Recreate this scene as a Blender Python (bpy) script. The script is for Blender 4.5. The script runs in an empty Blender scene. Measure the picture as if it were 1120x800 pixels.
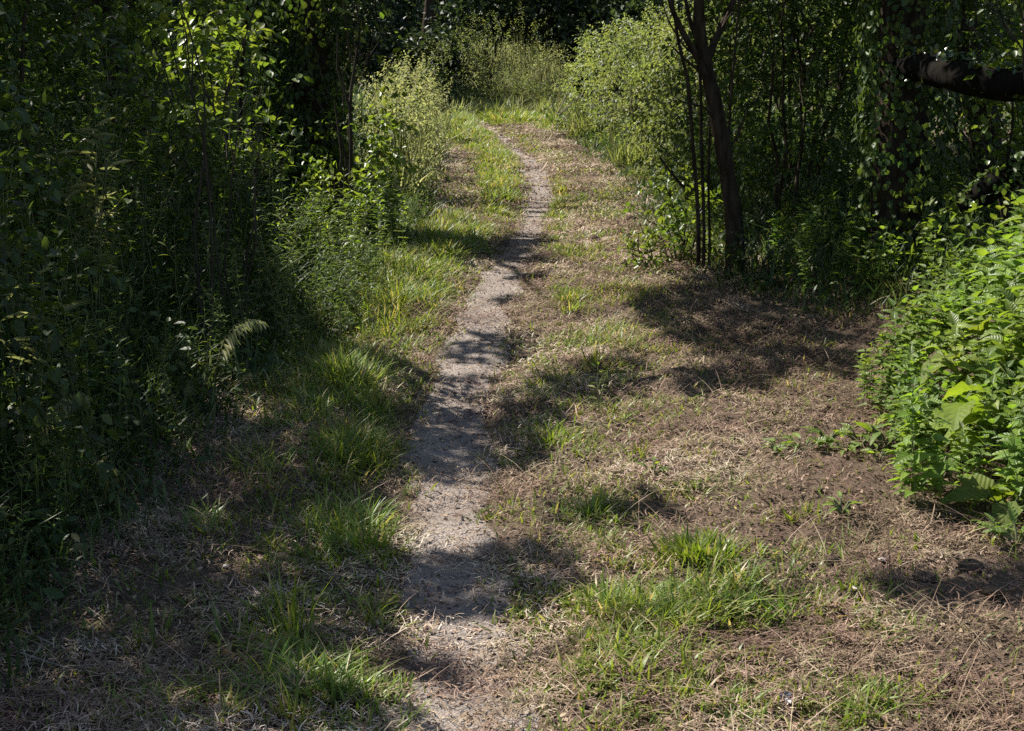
import bpy, math, random
import numpy as np

# ------------------------------------------------------------------ basics
SC = bpy.context.scene
COL = SC.collection
rng = np.random.default_rng(11)
random.seed(5)
PI = math.pi

CAM_H = 1.6
PITCH = math.radians(13.4)
FOC = 50.0 / 36.0 * 1120.0            # focal length in photo pixels
SUN_EL = math.radians(49)
SUN_AZ = math.radians(54)             # degrees left of the walking direction (+Y)
SUN = np.array([-math.sin(SUN_AZ) * math.cos(SUN_EL), math.cos(SUN_AZ) * math.cos(SUN_EL), math.sin(SUN_EL)])


def gp(px, py, z=0.0):
    """photo pixel -> world point on the plane of height z"""
    a = (px - 560.0) / FOC
    b = (400.0 - py) / FOC
    d = np.array([a, math.cos(PITCH) + b * math.sin(PITCH), -math.sin(PITCH) + b * math.cos(PITCH)])
    t = (z - CAM_H) / d[2]
    return d[0] * t, d[1] * t


def at(px, py, D):
    """photo pixel -> world point at forward distance D"""
    a = (px - 560.0) / FOC
    b = (400.0 - py) / FOC
    d = np.array([a, math.cos(PITCH) + b * math.sin(PITCH), -math.sin(PITCH) + b * math.cos(PITCH)])
    t = D / d[1]
    return np.array([d[0] * t, D, CAM_H + d[2] * t])


def to_px(x, y, z=0.0):
    x = np.asarray(x, float); y = np.asarray(y, float)
    dz = z - CAM_H
    dep = y * math.cos(PITCH) - dz * math.sin(PITCH)
    up = y * math.sin(PITCH) + dz * math.cos(PITCH)
    dep = np.where(dep < 0.05, 0.05, dep)
    return 560 + FOC * x / dep, 400 - FOC * up / dep


# ------------------------------------------------------------------ noise + terrain
_T = np.random.default_rng(3).random((256, 256))


def vnoise(x, y):
    xi = np.floor(x).astype(int); yi = np.floor(y).astype(int)
    fx = x - xi; fy = y - yi
    fx = fx * fx * (3 - 2 * fx); fy = fy * fy * (3 - 2 * fy)
    a = _T[xi & 255, yi & 255]; b = _T[(xi + 1) & 255, yi & 255]
    c = _T[xi & 255, (yi + 1) & 255]; d = _T[(xi + 1) & 255, (yi + 1) & 255]
    return (a * (1 - fx) + b * fx) * (1 - fy) + (c * (1 - fx) + d * fx) * fy


def fbm(x, y, o=4):
    x = np.asarray(x, float); y = np.asarray(y, float)
    s = 0; a = .5
    for i in range(o):
        s = s + a * vnoise(x * 2 ** i + 17.3 * i, y * 2 ** i + 5.1 * i); a *= .5
    return s / (1 - .5 ** o)


def sstep(a, b, x):
    t = np.clip((x - a) / (b - a), 0, 1)
    return t * t * (3 - 2 * t)


PATH_PX = [(470, 1300), (490, 900), (503, 800), (510, 720), (500, 650), (496, 600), (490, 550), (489, 500), (489, 450), (506, 400), (522, 355),
           (540, 320), (560, 280), (578, 250), (590, 222), (594, 202), (583, 180), (561, 161), (544, 147), (530, 134), (495, 124), (430, 117)]
PW = np.array([gp(*p) for p in PATH_PX])
_o = np.argsort(PW[:, 1]); PW = PW[_o]


def path_x(y):
    return np.interp(y, PW[:, 1], PW[:, 0])


def smooth_path_x(y):
    return (path_x(y - .35) + path_x(y + .35) + path_x(y - .7) + path_x(y + .7) + 2 * path_x(y)) / 6


def hbase(x, y):
    x = np.asarray(x, float); y = np.asarray(y, float)
    z = .10 * (fbm(x * .7 + 40, y * .7 + 11, 3) - .5)
    z = z + .045 * (fbm(x * 2.6 + 4, y * 2.6 + 31, 3) - .5)
    z = z + .30 * sstep(-1.0, -3.2, x) + .22 * sstep(1.6, 3.4, x)
    z = z + .05 * (fbm(y * 1.7, x * .6 + 60, 2) - .5)
    z = z - .045 * np.exp(-((x - smooth_path_x(y)) / .26) ** 2)
    return z


def hz(x, y):
    x = np.asarray(x, float); y = np.asarray(y, float)
    off = np.exp(-((x - smooth_path_x(y)) / .30) ** 4)
    near = sstep(14, 8, y)
    return hbase(x, y) + near * (1 - .8 * off) * (.045 * (fbm(x * 9 + 3, y * 9 + 8, 3) - .5) + .022 * (vnoise(x * 24 + 5, y * 24) - .5) * np.interp(x, [0, 1], [.6, 1.3]))


def H(x, y):
    return float(hz(np.array([x]), np.array([y]))[0])


# ------------------------------------------------------------------ mesh builder
class MB:
    def __init__(s):
        s.V = []; s.F = []; s.M = []; s.R = []; s.T = []; s.U = []; s.n = 0

    def add(s, v, f, mat=0, rnd=None, t=None, u=None):
        v = np.asarray(v, np.float32).reshape(-1, 3); f = np.asarray(f, np.int32).reshape(-1, 4)
        s.V.append(v); s.F.append(f + s.n); s.n += len(v)
        s.M.append(np.full(len(f), mat, np.int32))
        s.R.append(np.full(len(v), .5, np.float32) if rnd is None else np.asarray(rnd, np.float32))
        s.T.append(np.full(len(v), .5, np.float32) if t is None else np.asarray(t, np.float32))
        s.U.append(np.full(len(v), .5, np.float32) if u is None else np.asarray(u, np.float32))

    def mesh(s, name, mats, smooth=True):
        me = bpy.data.meshes.new(name)
        V = np.concatenate(s.V); F = np.concatenate(s.F); M = np.concatenate(s.M)
        R = np.concatenate(s.R); T = np.concatenate(s.T)
        me.vertices.add(len(V)); me.vertices.foreach_set('co', V.ravel())
        me.loops.add(F.size); me.loops.foreach_set('vertex_index', F.ravel())
        me.polygons.add(len(F))
        me.polygons.foreach_set('loop_start', np.arange(0, F.size, 4, dtype=np.int32))
        me.polygons.foreach_set('loop_total', np.full(len(F), 4, np.int32))
        me.polygons.foreach_set('material_index', M)
        me.polygons.foreach_set('use_smooth', np.full(len(F), smooth))
        for m in (mats if isinstance(mats, (list, tuple)) else [mats]):
            me.materials.append(m)
        me.attributes.new('rnd', 'FLOAT', 'POINT').data.foreach_set('value', R)
        me.attributes.new('along', 'FLOAT', 'POINT').data.foreach_set('value', T)
        me.attributes.new('across', 'FLOAT', 'POINT').data.foreach_set('value', np.concatenate(s.U))
        me.update(calc_edges=True)
        return me

    def build(s, name, mats, parent=None, smooth=True):
        return link(name, s.mesh(name, mats, smooth), parent)


def link(name, me, parent=None, loc=None):
    o = bpy.data.objects.new(name, me); COL.objects.link(o)
    if parent is not None: o.parent = parent
    if loc is not None: o.location = loc
    return o


def tag(o, label, cat, group=None, kind=None):
    o['label'] = label; o['category'] = cat
    if group: o['group'] = group
    if kind: o['kind'] = kind
    return o


def thing(name, loc, label, cat, group=None):
    o = bpy.data.objects.new(name, None); COL.objects.link(o)
    o.location = loc; o.empty_display_size = .1
    return tag(o, label, cat, group)


def dup(root, loc, rz, sc=1.0, label=None, cat=None, group=None, tilt=(0, 0)):
    r = root.copy(); COL.objects.link(r)
    r.location = loc; r.rotation_euler = (tilt[0], tilt[1], rz); r.scale = (sc, sc, sc)
    if label: r['label'] = label
    if cat: r['category'] = cat
    if group: r['group'] = group
    for ch in root.children:
        c = ch.copy(); COL.objects.link(c); c.parent = r
    return r


def nrm(v):
    return v / np.maximum(np.linalg.norm(v, axis=-1, keepdims=True), 1e-9)


# leaf templates: axis +Y, width X, normal Z
def leaf_tmpl(widths, fold=.25, droop=.15, wave=0.0):
    """widths: list of (t, halfwidth) from base to tip; two rows of quads either side of the midrib"""
    V = []; T = []
    for i, (t, w) in enumerate(widths):
        z = -droop * t * t
        e = wave * (1 if i % 2 else -1)
        V += [(-w, t, z + fold * w + e), (0, t, z), (w, t, z + fold * w - e)]; T += [t] * 3
    F = []
    for i in range(len(widths) - 1):
        a = 3 * i
        F += [(a, a + 1, a + 4, a + 3), (a + 1, a + 2, a + 5, a + 4)]
    return np.array(V, float), np.array(F), np.array(T, float)


HEX = (np.array([(0, 0, 0), (-.30, .34, .07), (-.22, .74, .02), (0, 1, -.10), (.22, .74, .02), (.30, .34, .07)], float),
       np.array([(0, 3, 2, 1), (0, 5, 4, 3)]), np.array([0, .34, .74, 1, .74, .34], float))
NARROW = (np.array([(0, 0, 0), (-.12, .3, .03), (-.09, .7, -.04), (0, 1, -.22), (.09, .7, -.04), (.12, .3, .03)], float),
          np.array([(0, 3, 2, 1), (0, 5, 4, 3)]), np.array([0, .3, .7, 1, .7, .3], float))
NETTLE = leaf_tmpl([(0, .02), (.10, .20), (.28, .30), (.48, .27), (.68, .18), (.86, .09), (1, .005)], .35, .30, .012)
LANCE = leaf_tmpl([(0, .02), (.2, .085), (.45, .11), (.75, .07), (1, .004)], .3, .35)
BURDOCK = leaf_tmpl([(-.12, .14), (.0, .30), (.18, .40), (.38, .41), (.58, .35), (.78, .22), (.92, .09), (1, .01)], .30, .45, .035)
DOCK = leaf_tmpl([(0, .03), (.15, .13), (.4, .19), (.65, .16), (.85, .08), (1, .01)], .3, .35, .015)


def scatter(mb, tm, pos, axis, normal, size, width=None, mat=0, rnd=None):
    V, F, T = tm
    pos = np.asarray(pos, float); n = len(pos)
    if n == 0: return
    Y = nrm(axis); X = nrm(np.cross(Y, normal)); Z = np.cross(X, Y)
    s = np.broadcast_to(np.asarray(size, float), (n,))
    w = s if width is None else s * np.broadcast_to(np.asarray(width, float), (n,))
    P = (pos[:, None, :] + V[None, :, 0, None] * (X * w[:, None])[:, None, :]
         + V[None, :, 1, None] * (Y * s[:, None])[:, None, :] + V[None, :, 2, None] * (Z * s[:, None])[:, None, :])
    k = len(V)
    Fq = F[None] + (np.arange(n) * k)[:, None, None]
    if rnd is None: rnd = rng.random(n)
    mb.add(P.reshape(-1, 3), Fq.reshape(-1, 4), mat, np.repeat(rnd, k), np.tile(T, n), np.tile(V[:, 0], n))


def tube(mb, pts, rad, k=6, mat=0, lump=0.0, rnd=None):
    P = np.asarray(pts, float); n = len(P)
    r = np.broadcast_to(np.asarray(rad, float), (n,)).copy()
    D = np.gradient(P, axis=0); D = nrm(D)
    ref = np.array([1, 0, 0.]) if abs(D[:, 0]).mean() < .8 else np.array([0, 0, 1.])
    X = nrm(np.cross(D, ref)); Y = np.cross(D, X)
    a = np.arange(k) * 2 * PI / k
    rr = r[:, None] * (1 + lump * (rng.random((n, k)) - .5))
    V = P[:, None] + rr[..., None] * (np.cos(a)[None, :, None] * X[:, None] + np.sin(a)[None, :, None] * Y[:, None])
    i = np.arange(n - 1)[:, None] * k; j = np.arange(k)[None]
    j2 = (j + 1) % k
    F = np.stack([i + j, i + j2, i + k + j2, i + k + j], -1).reshape(-1, 4)
    mb.add(V.reshape(-1, 3), F, mat, None if rnd is None else np.full(n * k, rnd), np.repeat(np.linspace(0, 1, n), k))


def spl(pts, m=4):
    P = np.array(pts, float); n = len(P); s = np.linspace(0, n - 1, (n - 1) * m + 1)
    i = np.clip(s.astype(int), 0, n - 2); f = (s - i)[:, None]
    p0 = P[np.maximum(i - 1, 0)]; p1 = P[i]; p2 = P[i + 1]; p3 = P[np.minimum(i + 2, n - 1)]
    return .5 * (2 * p1 + (p2 - p0) * f + (2 * p0 - 5 * p1 + 4 * p2 - p3) * f ** 2 + (3 * p1 - 3 * p2 + p3 - p0) * f ** 3)


def wob(a, b, n=7, amp=.05, sag=0.0):
    a = np.asarray(a, float); b = np.asarray(b, float)
    t = np.linspace(0, 1, n)[:, None]
    L = np.linalg.norm(b - a)
    w = np.cumsum(rng.normal(0, 1, (n, 3)), 0); w -= w[0] + (w[-1] - w[0]) * t
    p = a + (b - a) * t + w * amp * L / n ** .5
    p[:, 2] += sag * L * (4 * t[:, 0] * (1 - t[:, 0]))
    return p


def blades(mb, x, y, h, w, lean, curve, seg=3, mat=0, rnd=None, z=None, az=None):
    n = len(x)
    if n == 0: return
    if az is None: az = rng.random(n) * 2 * PI
    if z is None: z = hz(x, y) - .004
    if rnd is None: rnd = rng.random(n)
    t = np.linspace(0, 1, seg + 1)
    d = np.stack([np.cos(az), np.sin(az)], -1)
    tw = az + PI / 2 + rng.normal(0, .5, n)
    wd = np.stack([np.cos(tw), np.sin(tw)], -1)
    hor = h[:, None] * (lean[:, None] * t + curve[:, None] * t ** 2)
    ver = h[:, None] * np.maximum(t - .42 * np.abs(curve[:, None]) * t ** 2, 0)
    prof = np.array([.75, 1, .72, .08]) if seg == 3 else np.interp(t, [0, .3, .7, 1], [.75, 1, .7, .06])
    cx = x[:, None] + d[:, None, 0] * hor; cy = y[:, None] + d[:, None, 1] * hor; cz = z[:, None] + ver
    hw = .5 * w[:, None] * prof
    L = np.stack([cx - wd[:, None, 0] * hw, cy - wd[:, None, 1] * hw, cz], -1)
    R = np.stack([cx + wd[:, None, 0] * hw, cy + wd[:, None, 1] * hw, cz], -1)
    V = np.stack([L, R], 2).reshape(-1, 3)
    k = 2 * (seg + 1)
    f = np.array([(2 * i, 2 * i + 1, 2 * i + 3, 2 * i + 2) for i in range(seg)])
    F = (f[None] + (np.arange(n) * k)[:, None, None]).reshape(-1, 4)
    mb.add(V, F, mat, np.repeat(rnd, k), np.tile(np.repeat(t, 2), n))


# ------------------------------------------------------------------ materials
def new_mat(name):
    m = bpy.data.materials.new(name); m.use_nodes = True
    nt = m.node_tree; nt.nodes.clear()
    out = nt.nodes.new('ShaderNodeOutputMaterial')
    return m, nt, out


def ramp(nt, stops):
    r = nt.nodes.new('ShaderNodeValToRGB'); e = r.color_ramp.elements
    while len(e) < len(stops): e.new(.5)
    for el, (p, c) in zip(e, stops):
        el.position = p; el.color = (*c, 1)
    return r


def leaf_mat(name, stops, trans=.4, tcol=(1.7, 1.7, .9), rough=.45, spec=.4, along=None, objvar=.25, veins=0):
    """stops: colour ramp over the per-leaf random; along: colour at blade base (mix fades to 0 at tip)"""
    m, nt, out = new_mat(name); N = nt.nodes; L = nt.links
    at_ = N.new('ShaderNodeAttribute'); at_.attribute_name = 'rnd'
    r = ramp(nt, stops); L.new(at_.outputs['Fac'], r.inputs[0])
    col = r.outputs[0]
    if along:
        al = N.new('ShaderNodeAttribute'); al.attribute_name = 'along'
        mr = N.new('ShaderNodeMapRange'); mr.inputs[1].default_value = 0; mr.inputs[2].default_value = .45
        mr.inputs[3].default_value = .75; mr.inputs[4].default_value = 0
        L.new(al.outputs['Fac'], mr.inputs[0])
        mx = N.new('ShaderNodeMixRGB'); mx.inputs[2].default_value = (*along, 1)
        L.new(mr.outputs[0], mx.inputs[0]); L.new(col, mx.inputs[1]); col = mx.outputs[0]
    oi = N.new('ShaderNodeObjectInfo')
    hs = N.new('ShaderNodeHueSaturation')
    mv = N.new('ShaderNodeMapRange'); mv.inputs[3].default_value = 1 - objvar; mv.inputs[4].default_value = 1 + objvar
    L.new(oi.outputs['Random'], mv.inputs[0]); L.new(mv.outputs[0], hs.inputs['Value'])
    geo = N.new('ShaderNodeNewGeometry')
    nz = N.new('ShaderNodeTexNoise'); nz.inputs['Scale'].default_value = 3.0; nz.inputs['Detail'].default_value = 3
    L.new(geo.outputs['Position'], nz.inputs['Vector'])
    mh = N.new('ShaderNodeMapRange'); mh.inputs[1].default_value = .3; mh.inputs[2].default_value = .7
    mh.inputs[3].default_value = .475; mh.inputs[4].default_value = .52
    L.new(nz.outputs['Fac'], mh.inputs[0]); L.new(mh.outputs[0], hs.inputs['Hue'])
    L.new(col, hs.inputs['Color']); col = hs.outputs[0]
    n2 = N.new('ShaderNodeTexNoise'); n2.inputs['Scale'].default_value = 38; n2.inputs['Detail'].default_value = 4; n2.inputs['Roughness'].default_value = .65
    L.new(geo.outputs['Position'], n2.inputs['Vector'])
    rm = ramp(nt, [(.28, (.62, .60, .50)), (.45, (.95, .95, .92)), (.62, (1.08, 1.06, 1.0)), (.74, (1.25, 1.12, .85))]); L.new(n2.outputs['Fac'], rm.inputs[0])
    mm = N.new('ShaderNodeMixRGB'); mm.blend_type = 'MULTIPLY'; mm.inputs[0].default_value = 1
    L.new(col, mm.inputs[1]); L.new(rm.outputs[0], mm.inputs[2]); col = mm.outputs[0]
    p = N.new('ShaderNodeBsdfPrincipled'); p.inputs['Roughness'].default_value = rough
    p.inputs['Specular IOR Level'].default_value = spec
    if veins:
        def mth(op, a, b_=None):
            q = N.new('ShaderNodeMath'); q.operation = op
            for i_, v_ in enumerate((a, b_)):
                if v_ is None: continue
                if isinstance(v_, (int, float)): q.inputs[i_].default_value = v_
                else: L.new(v_, q.inputs[i_])
            return q.outputs[0]
        t_ = N.new('ShaderNodeAttribute'); t_.attribute_name = 'along'
        u_ = N.new('ShaderNodeAttribute'); u_.attribute_name = 'across'
        au = mth('ABSOLUTE', u_.outputs['Fac'])
        ph = mth('FRACT', mth('MULTIPLY', mth('SUBTRACT', t_.outputs['Fac'], mth('MULTIPLY', au, .8)), veins))
        lat = mth('ABSOLUTE', mth('SUBTRACT', ph, .5))          # 0 on a side vein
        vein = mth('MAXIMUM', mth('LESS_THAN', lat, .06), mth('LESS_THAN', au, .014))
        vm = N.new('ShaderNodeMixRGB'); vm.inputs[2].default_value = (.20, .24, .09, 1)
        L.new(mth('MULTIPLY', vein, .55), vm.inputs[0]); L.new(col, vm.inputs[1]); col = vm.outputs[0]
        vb = N.new('ShaderNodeBump'); vb.inputs['Strength'].default_value = .6; vb.inputs['Distance'].default_value = .006
        L.new(mth('MINIMUM', lat, mth('MULTIPLY', au, 4)), vb.inputs['Height']); L.new(vb.outputs[0], p.inputs['Normal'])
    L.new(col, p.inputs['Base Color'])
    if trans > 0:
        tm = N.new('ShaderNodeMixRGB'); tm.blend_type = 'MULTIPLY'; tm.inputs[0].default_value = 1
        tm.inputs[2].default_value = (*tcol, 1); L.new(col, tm.inputs[1])
        tr = N.new('ShaderNodeBsdfTranslucent'); L.new(tm.outputs[0], tr.inputs[0])
        ms = N.new('ShaderNodeMixShader'); ms.inputs[0].default_value = trans
        L.new(p.outputs[0], ms.inputs[1]); L.new(tr.outputs[0], ms.inputs[2]); L.new(ms.outputs[0], out.inputs[0])
    else:
        L.new(p.outputs[0], out.inputs[0])
    return m


def bark_mat(name, c1, c2, scale=14, bump=.6):
    m, nt, out = new_mat(name); N = nt.nodes; L = nt.links
    tc = N.new('ShaderNodeTexCoord'); mp = N.new('ShaderNodeMapping'); mp.inputs['Scale'].default_value = (1, 1, .25)
    L.new(tc.outputs['Object'], mp.inputs[0])
    n1 = N.new('ShaderNodeTexNoise'); n1.inputs['Scale'].default_value = scale; n1.inputs['Detail'].default_value = 6
    L.new(mp.outputs[0], n1.inputs['Vector'])
    r = ramp(nt, [(.3, c1), (.7, c2)]); L.new(n1.outputs['Fac'], r.inputs[0])
    p = N.new('ShaderNodeBsdfPrincipled'); p.inputs['Roughness'].default_value = .95
    p.inputs['Specular IOR Level'].default_value = .06
    L.new(r.outputs[0], p.inputs['Base Color'])
    b = N.new('ShaderNodeBump'); b.inputs['Strength'].default_value = bump; b.inputs['Distance'].default_value = .02
    L.new(n1.outputs['Fac'], b.inputs['Height']); L.new(b.outputs[0], p.inputs['Normal'])
    L.new(p.outputs[0], out.inputs[0])
    return m


def ground_mat():
    m, nt, out = new_mat('thatch_soil'); N = nt.nodes; L = nt.links
    geo = N.new('ShaderNodeNewGeometry')
    a = N.new('ShaderNodeTexNoise'); a.inputs['Scale'].default_value = 1.4; a.inputs['Detail'].default_value = 5
    b = N.new('ShaderNodeTexNoise'); b.inputs['Scale'].default_value = 45; b.inputs['Detail'].default_value = 6; b.inputs['Roughness'].default_value = .7
    mp = N.new('ShaderNodeMapping'); mp.inputs['Scale'].default_value = (1, 1, .3); mp.inputs['Rotation'].default_value = (0, 0, .6)
    c = N.new('ShaderNodeTexNoise'); c.inputs['Scale'].default_value = 120; c.inputs['Detail'].default_value = 3; c.inputs['Distortion'].default_value = 2.5
    L.new(geo.outputs['Position'], mp.inputs[0])
    for n in (a, b): L.new(geo.outputs['Position'], n.inputs['Vector'])
    L.new(mp.outputs[0], c.inputs['Vector'])
    r1 = ramp(nt, [(.3, (.052, .034, .024)), (.5, (.105, .070, .048)), (.7, (.19, .135, .092))]); L.new(b.outputs['Fac'], r1.inputs[0])
    r2 = ramp(nt, [(.35, (.075, .056, .040)), (.62, (.23, .175, .118))]); L.new(c.outputs['Fac'], r2.inputs[0])
    mx = N.new('ShaderNodeMixRGB'); L.new(a.outputs['Fac'], mx.inputs[0]); L.new(r1.outputs[0], mx.inputs[1]); L.new(r2.outputs[0], mx.inputs[2])
    p = N.new('ShaderNodeBsdfPrincipled'); p.inputs['Roughness'].default_value = .95; p.inputs['Specular IOR Level'].default_value = .15
    L.new(mx.outputs[0], p.inputs['Base Color'])
    ad = N.new('ShaderNodeMath'); ad.operation = 'ADD'; L.new(b.outputs['Fac'], ad.inputs[0]); L.new(c.outputs['Fac'], ad.inputs[1])
    bp = N.new('ShaderNodeBump'); bp.inputs['Strength'].default_value = .8; bp.inputs['Distance'].default_value = .02
    L.new(ad.outputs[0], bp.inputs['Height']); L.new(bp.outputs[0], p.inputs['Normal'])
    L.new(p.outputs[0], out.inputs[0])
    return m


def path_mat():
    m, nt, out = new_mat('trodden_earth'); N = nt.nodes; L = nt.links
    geo = N.new('ShaderNodeNewGeometry')
    a = N.new('ShaderNodeTexNoise'); a.inputs['Scale'].default_value = 3; a.inputs['Detail'].default_value = 6; a.inputs['Roughness'].default_value = .65
    b = N.new('ShaderNodeTexNoise'); b.inputs['Scale'].default_value = 90; b.inputs['Detail'].default_value = 5; b.inputs['Roughness'].default_value = .75
    v = N.new('ShaderNodeTexVoronoi'); v.inputs['Scale'].default_value = 110
    for n in (a, b, v): L.new(geo.outputs['Position'], n.inputs['Vector'])
    r1 = ramp(nt, [(.3, (.172, .143, .122)), (.6, (.295, .252, .222))]); L.new(a.outputs['Fac'], r1.inputs[0])
    r2 = ramp(nt, [(.25, (.55, .52, .5)), (.55, (1, 1, 1)), (.8, (1.0, 1.0, 1.0))]); L.new(b.outputs['Fac'], r2.inputs[0])
    mx = N.new('ShaderNodeMixRGB'); mx.blend_type = 'MULTIPLY'; mx.inputs[0].default_value = .85
    L.new(r1.outputs[0], mx.inputs[1]); L.new(r2.outputs[0], mx.inputs[2])
    p = N.new('ShaderNodeBsdfPrincipled'); p.inputs['Roughness'].default_value = .95; p.inputs['Specular IOR Level'].default_value = .15
    L.new(mx.outputs[0], p.inputs['Base Color'])
    ad = N.new('ShaderNodeMath'); ad.operation = 'SUBTRACT'; L.new(b.outputs['Fac'], ad.inputs[0]); L.new(v.outputs['Distance'], ad.inputs[1])
    bp = N.new('ShaderNodeBump'); bp.inputs['Strength'].default_value = .7; bp.inputs['Distance'].default_value = .012
    L.new(ad.outputs[0], bp.inputs['Height']); L.new(bp.outputs[0], p.inputs['Normal'])
    L.new(p.outputs[0], out.inputs[0])
    return m


def plain_mat(name, c, rough=.6, spec=.3):
    m, nt, out = new_mat(name); N = nt.nodes; L = nt.links
    geo = N.new('ShaderNodeTexCoord')
    n = N.new('ShaderNodeTexNoise'); n.inputs['Scale'].default_value = 40; L.new(geo.outputs['Object'], n.inputs['Vector'])
    r = ramp(nt, [(.3, tuple(.75 * k for k in c)), (.7, c)]); L.new(n.outputs['Fac'], r.inputs[0])
    p = N.new('ShaderNodeBsdfPrincipled'); p.inputs['Roughness'].default_value = rough; p.inputs['Specular IOR Level'].default_value = spec
    L.new(r.outputs[0], p.inputs['Base Color']); L.new(p.outputs[0], out.inputs[0])
    return m


M = {}
M['ground'] = ground_mat(); M['path'] = path_mat()
M['straw'] = leaf_mat('dry_straw', [(0, (.070, .044, .031)), (.35, (.16, .105, .074)), (.65, (.31, .226, .158)), (.87, (.48, .385, .29)), (1, (.64, .57, .47))], .12, (1, 1, 1), .7, .2)
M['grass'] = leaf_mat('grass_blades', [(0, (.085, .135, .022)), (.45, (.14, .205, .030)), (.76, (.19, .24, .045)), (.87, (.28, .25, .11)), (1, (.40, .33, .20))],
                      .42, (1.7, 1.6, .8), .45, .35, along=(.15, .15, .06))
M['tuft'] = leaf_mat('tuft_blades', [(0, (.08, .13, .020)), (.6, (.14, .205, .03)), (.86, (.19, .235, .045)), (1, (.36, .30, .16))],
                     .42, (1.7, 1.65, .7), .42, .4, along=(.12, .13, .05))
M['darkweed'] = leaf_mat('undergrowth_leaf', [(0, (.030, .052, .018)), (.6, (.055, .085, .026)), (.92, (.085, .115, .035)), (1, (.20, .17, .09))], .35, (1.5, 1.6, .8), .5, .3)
M['nettle'] = leaf_mat('nettle_leaf', [(0, (.085, .14, .022)), (.6, (.125, .20, .03)), (1, (.17, .24, .04))], .45, (1.65, 1.7, .65), .45, .4, veins=6)
M['burdock'] = leaf_mat('burdock_leaf', [(0, (.12, .18, .02)), (1, (.165, .22, .03))], .5, (1.6, 1.6, .6), .6, .25, veins=7)
M['lance'] = leaf_mat('weed_leaf', [(0, (.07, .115, .022)), (.6, (.125, .185, .034)), (1, (.19, .235, .052))], .52, (1.75, 1.75, .6), .45, .4)
M['pale'] = leaf_mat('pale_weed', [(0, (.15, .175, .08)), (.5, (.23, .25, .125)), (.85, (.31, .32, .185)), (1, (.43, .41, .28))], .48, (1.5, 1.5, .9), .6, .25)
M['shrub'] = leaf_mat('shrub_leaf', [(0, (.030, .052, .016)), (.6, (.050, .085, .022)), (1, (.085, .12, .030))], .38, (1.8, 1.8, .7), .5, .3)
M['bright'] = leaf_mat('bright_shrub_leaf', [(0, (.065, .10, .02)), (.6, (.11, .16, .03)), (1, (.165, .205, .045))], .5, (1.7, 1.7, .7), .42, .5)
M['glossy'] = leaf_mat('glossy_leaf', [(0, (.035, .06, .018)), (.6, (.06, .095, .024)), (1, (.10, .13, .035))], .3, (1.8, 1.8, .6), .28, .7)
M['far'] = leaf_mat('far_leaf', [(0, (.030, .046, .024)), (.7, (.048, .070, .032)), (1, (.075, .095, .042))], .3, (1.5, 1.6, .8), .5, .3)
M['bank'] = leaf_mat('bank_leaf', [(0, (.10, .13, .05)), (.55, (.16, .195, .07)), (.85, (.22, .245, .11)), (1, (.31, .31, .18))], .48, (1.5, 1.5, .75), .5, .35)
M['bark'] = bark_mat('dark_bark', (.018, .013, .009), (.062, .047, .034), 26, .9)
M['bark2'] = bark_mat('grey_bark', (.028, .023, .018), (.065, .054, .043))
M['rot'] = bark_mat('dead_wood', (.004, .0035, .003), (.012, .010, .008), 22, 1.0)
M['twig'] = bark_mat('bleached_twig', (.17, .14, .11), (.32, .28, .23), 30, .3)
M['stem'] = leaf_mat('green_stem', [(0, (.08, .11, .04)), (1, (.14, .13, .06))], 0, rough=.6)
M['stem_dark'] = leaf_mat('brown_stem', [(0, (.05, .042, .03)), (1, (.10, .08, .055))], 0, rough=.8)
M['white'] = plain_mat('white_film', (.75, .76, .78), .35, .5)
M['blue'] = plain_mat('blue_print', (.05, .07, .12), .35, .5)
M['stone'] = plain_mat('pale_stone', (.42, .40, .37), .8)
M['deadleaf'] = plain_mat('dead_leaf', (.55, .47, .36), .7)

# ------------------------------------------------------------------ ground sheet
def axis_steps(edges):
    out = []
    for a, b, st in edges:
        out.append(np.arange(a, b, st))
    return np.concatenate(out)


gx = axis_steps([(-400, -100, 60), (-100, -20, 10), (-20, -6, 1.0), (-6, -2.2, .2), (-2.2, 3.2, .035), (3.2, 6, .2), (6, 20, 1.0), (20, 100, 10), (100, 401, 60)])
gy = axis_steps([(-60, -4, 8), (-4, 1.8, .5), (1.8, 9, .035), (9, 16, .08), (16, 34, .25), (34, 60, 2), (60, 120, 10), (120, 601, 60)])
XX, YY = np.meshgrid(gx, gy, indexing='ij')
ZZ = hz(XX, YY)
ZZ = np.where((np.abs(XX) > 20) | (YY > 60), hbase(XX, YY) * .3, ZZ)
mb = MB()
nx, ny = XX.shape
ii = np.arange(nx - 1)[:, None] * ny + np.arange(ny - 1)[None]
mb.add(np.stack([XX, YY, ZZ], -1), np.stack([ii, ii + ny, ii + ny + 1, ii + 1], -1))
g = mb.build('ground', M['ground'])
tag(g, 'brown mown verge of soil and dead thatch under the whole scene', 'ground', kind='structure')

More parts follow.
